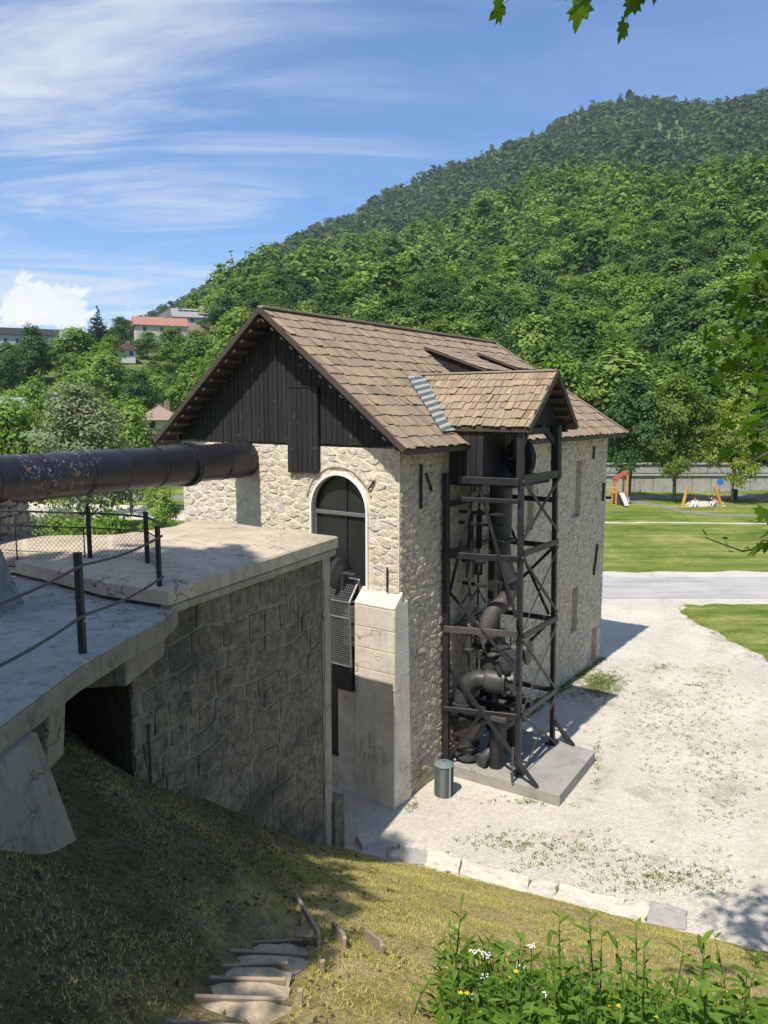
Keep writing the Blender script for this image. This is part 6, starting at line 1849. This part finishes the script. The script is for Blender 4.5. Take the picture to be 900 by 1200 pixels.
# ------------------------------------------------------------------ ground cover
def ground_cover():
    rg = np.random.default_rng(21)
    # bank: short dry blades, denser where the camera sees them
    def blades(P, h, w, lean=.6):
        n = len(P); a = rg.uniform(0, 6.28, n); d = np.stack([np.cos(a), np.sin(a), np.zeros(n)], 1); s = np.stack([-np.sin(a), np.cos(a), np.zeros(n)], 1); hh = (h * rg.uniform(.4, 1.5, n))[:, None]; ww = (w * rg.uniform(.6, 1.4, n))[:, None]; ln = rg.uniform(.1, lean, n)[:, None]
        V_ = np.stack([P - s * ww, P + s * ww, P + d * hh * ln + np.array([0, 0, 1.0]) * hh], 1).reshape(-1, 3); return V_, np.arange(n * 3, dtype=np.int32).reshape(-1, 3)
    pts = []
    n = 640000; X = rg.uniform(-4.5, 7.5, n); Y = rg.uniform(2.2, 14.5, n); nz = np.sin(X * 1.9 + 1.3 * np.sin(Y * 1.1)) * np.cos(Y * 1.6 + X * .5) + .5 * np.sin(X * 4.1 + Y * 3.3)
    keep = (np.abs(X) < Y * .56 + .3) & (rg.random(n) < np.clip(.40 + .42 * nz, .10, 1)) & (-.39 * (X - 4.9) - .92 * (Y - 11.46) > .22)
    keep &= ~((X > -1.35 + .1 * nz) & (X < -.78 + .09 * nz) & (Y < 6.1)) | (rg.random(n) < .08)
    keep &= (X > -1.5 + .5 * nz) | (rg.random(n) < .42)
    X, Y = X[keep], Y[keep]
    P = np.array([(x, y, bank_z(x, y) - .004) for x, y in zip(X, Y)])
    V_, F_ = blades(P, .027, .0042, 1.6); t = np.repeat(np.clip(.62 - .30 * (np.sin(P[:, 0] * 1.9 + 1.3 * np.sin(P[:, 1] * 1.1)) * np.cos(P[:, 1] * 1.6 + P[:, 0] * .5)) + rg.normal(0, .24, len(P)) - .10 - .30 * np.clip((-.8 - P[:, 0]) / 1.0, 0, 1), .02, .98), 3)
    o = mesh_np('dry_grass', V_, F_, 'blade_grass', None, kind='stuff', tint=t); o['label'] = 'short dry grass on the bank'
    print('blades', len(P))
    n = 5200; X = rg.uniform(-4.2, .6, n); Y = rg.uniform(2.6, 13.5, n); keep = (np.abs(X) < Y * .56 + .3) & (rg.random(n) < np.clip(.15 - .45 * X, .04, 1)) & (-.39 * (X - 4.9) - .92 * (Y - 11.46) > .3); X, Y = X[keep], Y[keep]
    P2 = np.array([(x, y, bank_z(x, y) + .008) for x, y in zip(X, Y)]); N2 = rg.normal(size=P2.shape) * .4; N2[:, 2] += 1; N2 /= np.linalg.norm(N2, axis=1, keepdims=True)
    V_, F_ = leaf_quads(P2, N2, np.full(len(P2), .035), rg, 1.8); o = mesh_np('leaf_litter', V_, F_, 'dead_leaf', None, kind='stuff', tint=np.repeat(rg.random(len(P2)), 4)); o['label'] = 'brown leaf litter on the shaded bank'
    # weeds dotted over the gravel
    clumps = []
    rr = random.Random(31)
    for px0, py0, sx, sy, k in ((705, 797, 24, 12, 150), (800, 830, 90, 40, 150), (780, 850, 60, 60, 120), (830, 800, 40, 20, 40), (660, 1000, 90, 22, 130), (600, 985, 60, 12, 60), (760, 1030, 70, 22, 130), (700, 900, 6, 30, 40), (850, 900, 60, 70, 180), (620, 940, 60, 4, 40), (486, 945, 12, 6, 16), (775, 783, 22, 5, 50), (815, 802, 14, 3, 26), (820, 1030, 60, 25, 80), (690, 812, 40, 8, 70)):
        for _ in range(k):
            p = atz(px0 + rr.gauss(0, sx * .5), py0 + rr.gauss(0, sy * .5), .01)
            q = p - B0
            if q.dot(V) > -.1 and q.dot(U) > -.3: continue
            if bank_z(p.x, p.y) > .02: continue
            clumps.append((p.x, p.y, .006, rr.uniform(.4, 1.2)))
    # lawn fringes
    for i in range(len(LAWN2) - 6):
        a, b = Vector((*LAWN2[i], 0)), Vector((*LAWN2[i + 1], 0))
        for _ in range(int((b - a).length * 16)):
            p = a.lerp(b, rr.random()); clumps.append((p.x + rr.gauss(0, .2), p.y + rr.gauss(0, .2), .012, rr.uniform(.6, 1.3)))
    for _ in range(500):
        p = atz(rr.gauss(703, 13), rr.gauss(801, 7), .01); clumps.append((p.x, p.y, .01, 1.0))
    for _ in range(700):
        t = rr.random(); p = K0.lerp(K1, t) ; off = rr.gauss(.05, .12); clumps.append((p.x + .39 * off, p.y + .92 * off + .3, .008, rr.uniform(.5, 1.1)))
    # along the foot of the walls
    for _ in range(500):
        p = W(-rr.uniform(.02, .25), rr.uniform(5, 12.4), .01); clumps.append((p.x, p.y, .008, rr.uniform(.5, 1.2)))
    Ps = []
    for x, y, z, s in clumps:
        m = 9; q = rg.normal(size=(m, 3)) * .05 * s; q[:, 2] = 0; Ps.append(q + np.array([x, y, z]))
    P = np.concatenate(Ps); V_, F_ = blades(P, .036, .008, 1.8)
    o = mesh_np('gravel_weeds', V_, F_, 'blade_green', None, kind='stuff', tint=np.repeat(rg.random(len(P)), 3)); o['label'] = 'small weeds growing through the gravel'
    # pebbles and crumbs of gravel
    n = 9000; Q = []
    for _ in range(n):
        p = atz(rr.uniform(430, 900), 700 + 390 * rr.random() ** .8, .012)
        if -.39 * (p.x - 4.9) - .92 * (p.y - 11.46) > -.3: continue
        q = p - B0
        if q.dot(V) > -.1 and q.dot(U) > -.3: continue
        Q.append(p)
    base = np.array([(1, 0, 0), (-.5, .87, 0), (-.5, -.87, 0), (.3, .2, .8)]); fc = np.array([(0, 1, 3), (1, 2, 3), (2, 0, 3)])
    Vs, Fs = [], []
    for i, p in enumerate(Q):
        a = rr.random() * 6.28; c, s = math.cos(a), math.sin(a); k = rr.uniform(.008, .026); v = base * k * np.array([1, rr.uniform(.6, 1), .6]); v = np.stack([v[:, 0] * c - v[:, 1] * s, v[:, 0] * s + v[:, 1] * c, v[:, 2]], 1) + np.array([p.x, p.y, .006]); Vs.append(v); Fs.append(fc + 4 * i)
    o = mesh_np('loose_gravel', np.concatenate(Vs), np.concatenate(Fs), 'pebble', None, kind='stuff'); o['label'] = 'loose stones scattered over the yard'


ground_cover()


def leaf_mesh(kind):
    """single leaf meshes, base at the origin, pointing along +Y, unit length"""
    if kind == 'lance':
        prof_ = [(0, 0), (.07, .12), (.14, .35), (.15, .55), (.10, .78), (0, 1.0)]
        vs, fs = [], []
        for w, y in prof_:
            z = -.22 * y * y
            vs += [(-w, y, z + .06 * (w / .15)), (0, y, z), (w, y, z + .06 * (w / .15))]
        for i in range(len(prof_) - 1): a = i * 3; fs += [(a, a + 1, a + 4, a + 3), (a + 1, a + 2, a + 5, a + 4)]
    else:
        tips = [(-.16, -.04), (-.40, .02), (-.30, .16), (-.55, .36), (-.36, .40), (-.38, .62), (-.18, .56), (-.13, .78), (0, 1.0), (.13, .78), (.18, .56), (.38, .62), (.36, .40), (.55, .36), (.30, .16), (.40, .02), (.16, -.04), (0, .06)]
        vs = [(0, .38, 0)] + [(x, y, -.16 * (x * x + .6 * y * y) + (.03 if i % 2 else 0)) for i, (x, y) in enumerate(tips)]; n = len(tips); fs = [(0, 1 + (i + 1) % n, 1 + i) for i in range(n)]
    me = bpy.data.meshes.new('leaf'); me.from_pydata(vs, [], fs); return me


LANCE = leaf_mesh('lance'); LANCE.materials.append(M['leaf_weed'])
MAPLE = leaf_mesh('maple'); MAPLE.materials.append(M['leaf_maple'])


def put_leaf(me, par, p, d, up, size):
    """p relative to the parent"""
    d = Vector(d).normalized(); x = d.cross(Vector(up))
    if x.length < 1e-3: x = d.cross(Vector((1, .3, 0)))
    x.normalize(); z = x.cross(d)
    o = bpy.data.objects.new('leaf', me); C.objects.link(o); o.parent = par
    o.matrix_local = Matrix(((x.x * size, d.x * size, z.x * size, p[0]), (x.y * size, d.y * size, z.y * size, p[1]), (x.z * size, d.z * size, z.z * size, p[2]), (0, 0, 0, 1)))
    return o


def make_weeds():
    rr = random.Random(41)

    def weed(px, py, y, nl, ls, label, group=None, flower=None):
        t = aty(px, py, y); x = t.x + rr.uniform(-.15, .15); z0 = bank_z(x, y) - .03; h = t.z - z0
        if h < .15: z0 = t.z - .3; h = .3
        o = thing('leafy_weed', (x, y, z0), label, 'plant', group); tip = Vector((t.x - x, 0, h)); mid = Vector(((t.x - x) * .2 + rr.uniform(-.04, .04), rr.uniform(-.05, .05), h * .5))
        pts = [Vector((0, 0, 0)).lerp(mid, k).lerp(mid.lerp(tip, k), k) for k in np.linspace(0, 1, 7)]
        m = MB(); m.tube(pts, [.008, .0075, .007, .006, .005, .004, .002], 5); mesh('stem', m.v, m.f, 'stem_green', o, True, True)
        for i in range(nl):
            f = .22 + .78 * (i + .5) / nl; p = Vector((0, 0, 0)).lerp(mid, f).lerp(mid.lerp(tip, f), f); a = i * 2.4 + rr.uniform(-.4, .4); el = rr.uniform(.25, .65) + (.5 if f > .9 else 0)
            put_leaf(LANCE, o, p, (math.cos(a), math.sin(a), el), (0, 0, 1), ls * (1.15 - .55 * f) * rr.uniform(.8, 1.2))
        return o
    tall = [(541, 1060, 4.6, 20, .13, 'tall leafy weed standing highest at the left of the clump'), (526, 1084, 4.7, 12, .10, 'thin weed stem just left of the tallest weed'), (612, 1092, 4.5, 16, .12, 'slim weed with pointed leaves beside the white flowers'), (656, 1072, 4.5, 18, .13, 'upright weed in the middle of the clump'),
            (690, 1068, 4.45, 18, .14, 'upright weed with a leafy crown in the middle of the clump'), (745, 1080, 4.4, 18, .14, 'weed with narrow leaves right of the middle'), (722, 1100, 4.2, 16, .15, 'broad weed between two taller ones'), (822, 1102, 4.0, 22, .19, 'wide weed with large drooping leaves at the right'), (890, 1122, 4.0, 18, .18, 'large leaved weed in the bottom right corner')]
    for w in tall: weed(*w)
    for k in range(44):
        px = 505 + 400 * rr.random(); py = 1085 + 85 * rr.random() ** .7 + (20 if px < 560 else 0); weed(px, py, rr.uniform(3.9, 4.7), rr.randint(8, 12), rr.uniform(.09, .15), 'leafy green weed in the dense clump at the foot of the picture', 'weeds of the dense clump')
    # low undergrowth of the clump
    rg = np.random.default_rng(4); n = 3000; X = rg.uniform(.15, 3.6, n); Y = rg.uniform(3.4, 5.6, n); k = (X > .22 + .03 * Y); X, Y = X[k], Y[k]; H = rg.uniform(.02, .5, len(X)) * np.clip((X - .1) / .5, .25, 1)
    P = np.array([(x, y, bank_z(x, y) + h) for x, y, h in zip(X, Y, H)]); N = rg.normal(size=P.shape) * .6; N[:, 2] += .8; N /= np.linalg.norm(N, axis=1, keepdims=True)
    V_, F_ = leaf_quads(P, N, np.full(len(P), .042), rg, 3.2)
    nb = 5200; X = rg.uniform(.15, 3.7, nb); Y = rg.uniform(3.5, 5.5, nb); k = X > .25 + .03 * Y + .25 * rg.random(nb); X, Y = X[k], Y[k]; nb = len(X)
    Q = np.array([(x, y, bank_z(x, y) - .02) for x, y in zip(X, Y)]); a = rg.uniform(0, 6.28, nb); d = np.stack([np.cos(a), np.sin(a), np.zeros(nb)], 1); t_ = np.stack([-np.sin(a), np.cos(a), np.zeros(nb)], 1); hh = (rg.uniform(.15, .52, nb) * np.clip((X - .1) / .5, .35, 1))[:, None]; ln = rg.uniform(.05, .55, nb)[:, None]; z_ = np.array([0, 0, 1.0])
    bl = np.stack([Q - t_ * .004, Q + d * hh * ln * .35 + z_ * hh * .6 - t_ * .005, Q + d * hh * ln + z_ * hh * (1 - ln * .35), Q + d * hh * ln * .35 + z_ * hh * .6 + t_ * .005], 1).reshape(-1, 3)
    F_ = np.concatenate([F_, np.arange(nb * 4, dtype=np.int32).reshape(-1, 4) + len(V_)]); V_ = np.concatenate([V_, bl]); P = np.concatenate([P, Q])
    o = mesh_np('undergrowth', V_, F_, 'leaf_weed', None, kind='stuff', tint=np.repeat(rg.random(len(P)), 4)); o['label'] = 'low green undergrowth between the weeds'
    # flowers
    for k in range(16):
        px, py = rr.choice(((510, 1165), (530, 1175), (552, 1190), (540, 1170), (600, 1145), (590, 1180), (720, 1178), (830, 1195), (760, 1192), (508, 1190), (565, 1195), (640, 1190))); px += rr.uniform(-12, 12); py += rr.uniform(-8, 6)
        y = rr.uniform(4.2, 4.7); t = aty(px, py, y); z0 = bank_z(t.x, y); z0 = min(z0, t.z - .08); o = thing('buttercup', (t.x, y, z0), 'tiny yellow buttercup among the weeds', 'flower', 'yellow buttercups in the clump')
        m = MB(); m.tube([(0, 0, 0), (.01, 0, t.z - z0)], .002, 4); mesh('stem', m.v, m.f, 'stem_green', o, False, True)
        m = MB(); h = t.z - z0
        for j in range(5): a = j * 1.257; c, s = math.cos(a), math.sin(a); m.add([(.01, 0, h), (.01 + .014 * c - .006 * s, .014 * s + .006 * c, h + .006), (.01 + .018 * c, .018 * s, h + .008), (.01 + .014 * c + .006 * s, .014 * s - .006 * c, h + .006)], [(0, 1, 2, 3)])
        mesh('petals', m.v, m.f, 'petal_yellow', o, False, True)
    for px, py in ((557, 1115), (569, 1118), (610, 1132), (623, 1108), (568, 1145), (640, 1165), (556, 1168)):
        y = rr.uniform(4.3, 4.8); t = aty(px, py, y); z0 = min(bank_z(t.x, y), t.z - .1); h = t.z - z0; o = thing('white_umbel', (t.x, y, z0), 'flat white flower head on a thin stalk in the weeds', 'flower', 'white umbel flowers in the clump')
        m = MB(); m.tube([(0, 0, 0), (0, 0, h - .03)], .003, 4)
        f = MB()
        for j in range(16):
            a = rr.random() * 6.28; q = .034 * rr.random() ** .5; c = Vector((math.cos(a) * q, math.sin(a) * q, h + rr.uniform(-.006, .006))); m.tube([(0, 0, h - .03), c], .0012, 3, False); f.lathe(c, (0, 0, 1), [(.003, -.003), (.006, 0), (.003, .004)], 6)
        mesh('stalk', m.v, m.f, 'stem_green', o, False, True); mesh('flower_head', f.v, f.f, 'petal_white', o, False, True)


make_weeds()


def make_maples():
    rr = random.Random(51)
    # maple at the right whose twigs hang into the picture
    base = Vector((6.6, 3.2, bank_z(6.6, 3.2) - .2))
    t = thing('maple_tree', base, 'maple tree whose leafy twigs hang in at the right and top edges', 'tree')
    L = lambda v: Vector(v) - base
    m = MB(); trunk = [base, base + Vector((.05, .1, 3)), base + Vector((-.1, .1, 6.5)), base + Vector((-.2, .2, 10))]
    m.tube([L(p) for p in trunk], [.26, .21, .15, .05], 10)
    twigs = []

    def twig(pts, n, size, droop=.5, spread=.30, start=.35):
        n = int(n * 1.8)
        pts = [Vector(p) for p in pts]; m.tube([L(p) for p in pts], [.03, .014, .007, .003][:len(pts)], 5)
        cum = [0.0]
        for a, b in zip(pts[:-1], pts[1:]): cum.append(cum[-1] + (b - a).length)
        st_ = cum[1] / cum[-1] if len(pts) == 4 else start
        st_ = max(st_ * .985, 1 - 1.6 / cum[-1] if size < .14 else 1 - 1.1 / cum[-1])
        for i in range(n):
            f = st_ + (1 - st_) * (i + rr.random()) / n; d = f * cum[-1]; k = max(j for j in range(len(cum)) if cum[j] <= d + 1e-6); k = min(k, len(pts) - 2); p = pts[k].lerp(pts[k + 1], (d - cum[k]) / (cum[k + 1] - cum[k]))
            tan = (pts[k + 1] - pts[k]).normalized(); side = Vector((rr.gauss(0, 1), rr.gauss(0, 1), rr.gauss(-.1, .7))); dr = (tan * .5 + side * .6 + Vector((0, 0, -droop))).normalized()
            q = p + Vector((rr.gauss(0, spread), rr.gauss(0, spread), rr.gauss(0, spread * .8)))
            m.tube([L(p), L(q)], .0022, 3, False); put_leaf(MAPLE, t, L(q), dr, (rr.gauss(0, .5), rr.gauss(0, .5), 1), size * rr.uniform(.7, 1.25))
    root = base + Vector((-.1, .1, 4.6)); root2 = base + Vector((-.1, .1, 6.5))
    A = lambda px, py, y: aty(px, py, y)
    twig([root2, A(960, 300, 6.2), A(910, 325, 6.6), A(868, 350, 6.9)], 34, .125, .4, .16, .52)
    twig([root2, A(960, 380, 6.0), A(905, 395, 6.6), A(848, 392, 7.0)], 42, .13, .4, .17, .5)
    twig([root, A(960, 430, 6.0), A(915, 440, 6.4), A(868, 430, 6.8)], 34, .13, .5, .17, .5)
    twig([root, A(970, 500, 5.4), A(925, 500, 5.8), A(862, 505, 6.3)], 30, .13, .5, .15, .55)
    twig([root, A(985, 460, 3.3), A(930, 468, 3.35), A(880, 482, 3.4)], 9, .155, .2, .07, .62)
    twig([root, A(985, 590, 4.4), A(930, 598, 4.5), A(888, 602, 4.6)], 9, .135, .3, .05, .6)
    twig([root, A(985, 630, 4.4), A(935, 632, 4.5), A(893, 634, 4.6)], 8, .135, .3, .04, .6)
    twig([root, A(930, 636, 6.0), A(870, 646, 6.0), A(826, 630, 6.0)], 5, .05, .1, .03, .88)
    m.tube([L(A(940, 505, 4.2)), L(A(900, 531, 4.2)), L(A(872, 546, 4.2))], [.012, .008, .003], 5)
    top = base + Vector((-.2, .2, 9))
    twig([top, A(780, -120, 4.0), A(700, -50, 3.9), A(622, -16, 3.9)], 26, .125, .5, .07, .72)
    twig([top, A(830, -140, 4.2), A(785, -40, 4.1), A(748, -12, 4.0)], 20, .115, .5, .055, .76)
    mesh('limbs', m.v, m.f, 'bark', t, True, True)
    # outer crown of the same tree, outside the picture
    lob = [(x - base.x, y - base.y, z - base.z, r_, r_, r_ * .8) for x, y, z, r_ in ((5.2, 5.7, 8.2, 1.0), (5.6, 5.2, 9.6, 1.2), (5.5, 4.2, 7.0, 1.0), (2.3, 5.9, 12.7, .75), (3.2, 5.4, 12.5, .8), (4.2, 5.6, 12.6, .9), (5.2, 4.8, 12.6, 1.1), (7.5, 2.5, 13.2, 2.6), (9.2, 4.2, 12.0, 2.3), (6.4, .8, 12.6, 2.2), (8.8, .9, 13.5, 2.2), (9.4, 6.0, 10.2, 1.6))]
    P, N, rg = crown_np(lob, 6500, .14, 5, .3, .4, 20); V_, F_ = leaf_quads(P, N, np.full(len(P), .17), rg, 1.2); mesh_np('crown', V_, F_, 'leaf_maple', t, True, 'stuff')
    # big tree behind the viewer on the left; it shades deck and bank
    base = Vector((-8.9, .8, 5.6)); s = thing('shade_tree', base, 'tall dense lime tree left of the deck, out of view, with extra crown added for shade', 'tree')
    mm = MB(); mm.tube([(0, 0, -.6), (.1, .1, 5), (.4, .6, 10), (.6, .9, 15)], [.42, .34, .24, .08], 12)
    for a in range(6): mm.tube([(.2, .3, 6 + a), (math.cos(a * 1.9) * 2, math.sin(a * 1.9) * 2, 8 + a), (math.cos(a * 1.9) * 3.4, math.sin(a * 1.9) * 3.4, 9 + a * 1.1)], [.16, .1, .03], 6)
    mesh('trunk', mm.v, mm.f, 'bark', s, True, True)
    # lobes given where their shadow has to fall: p across the sun, h height over the sun line
    lob = []
    for p, h, r_, q in ((-8.6, 13.0, 2.9, -2.5), (-8.9, 17.0, 2.1, -2.3), (-8.2, 20.0, 1.6, -2.0), (-8.0, 22.3, 1.0, -2.0), (-10.3, 14.5, 2.0, -2.8), (-6.4, 14.2, 1.75, -2.6), (-6.9, 17.0, 1.1, -2.4), (-5.3, 11.5, 1.7, -3.2), (-4.5, 8.6, 1.65, -3.6), (-6.6, 9.5, 2.2, -3.0), (-10.9, 10.0, 1.8, -2.8), (-4.0, 6.5, 1.4, -4.0), (-9.6, 19.0, 1.4, -2.4), (-5.6, 5.0, 1.6, -3.4), (-7.2, 7.0, 2.0, -3.2), (-4.6, 3.2, 1.2, -4.2)):
        x, y, z = .852 * p + .524 * q, -.524 * p + .852 * q, h * .95 - (1.3 if h > 15.5 else 0) - 1.732 * q
        lob.append((x - base.x, y - base.y, z - base.z, r_, r_, r_ * .95))
    for x, y, z, r_ in ((-6.5, -4.5, 15.5, 3.2), (-3.5, -7.0, 14.5, 3.0), (-9.5, -3.0, 13.5, 3.0), (-10.5, 2.5, 11.5, 2.4), (-7.0, -6.5, 11.5, 2.6), (-1.5, -8.5, 13.0, 2.4)): lob.append((x - base.x, y - base.y, z - base.z, r_, r_, r_ * .9))  # extra unseen crown lobes, added to cut the sky light on the bank
    P, N, rg = crown_np(lob, 80000, .2, 8, .16, .3, 60); V_, F_ = leaf_quads(P, N, np.full(len(P), .30), rg, 1.2); mesh_np('crown', V_, F_, 'leaf_dark', s, True, 'stuff')


make_maples()


def make_haze():
    m, g = newmat('haze_air')
    v = g.node('ShaderNodeVolumePrincipled', {'Color': (0.80, 0.88, 1.0, 1), 'Density': 0.00016, 'Anisotropy': 0.2})
    o = g.node('ShaderNodeOutputMaterial'); g.l.new(v.outputs[0], o.inputs['Volume'])
    b = MB(); b.box((0, 0, 229), 2900, 2900, 462); h = b.build('haze', 'haze_air', None, kind='stuff'); h['label'] = 'thin bluish summer haze over the valley'


make_haze()
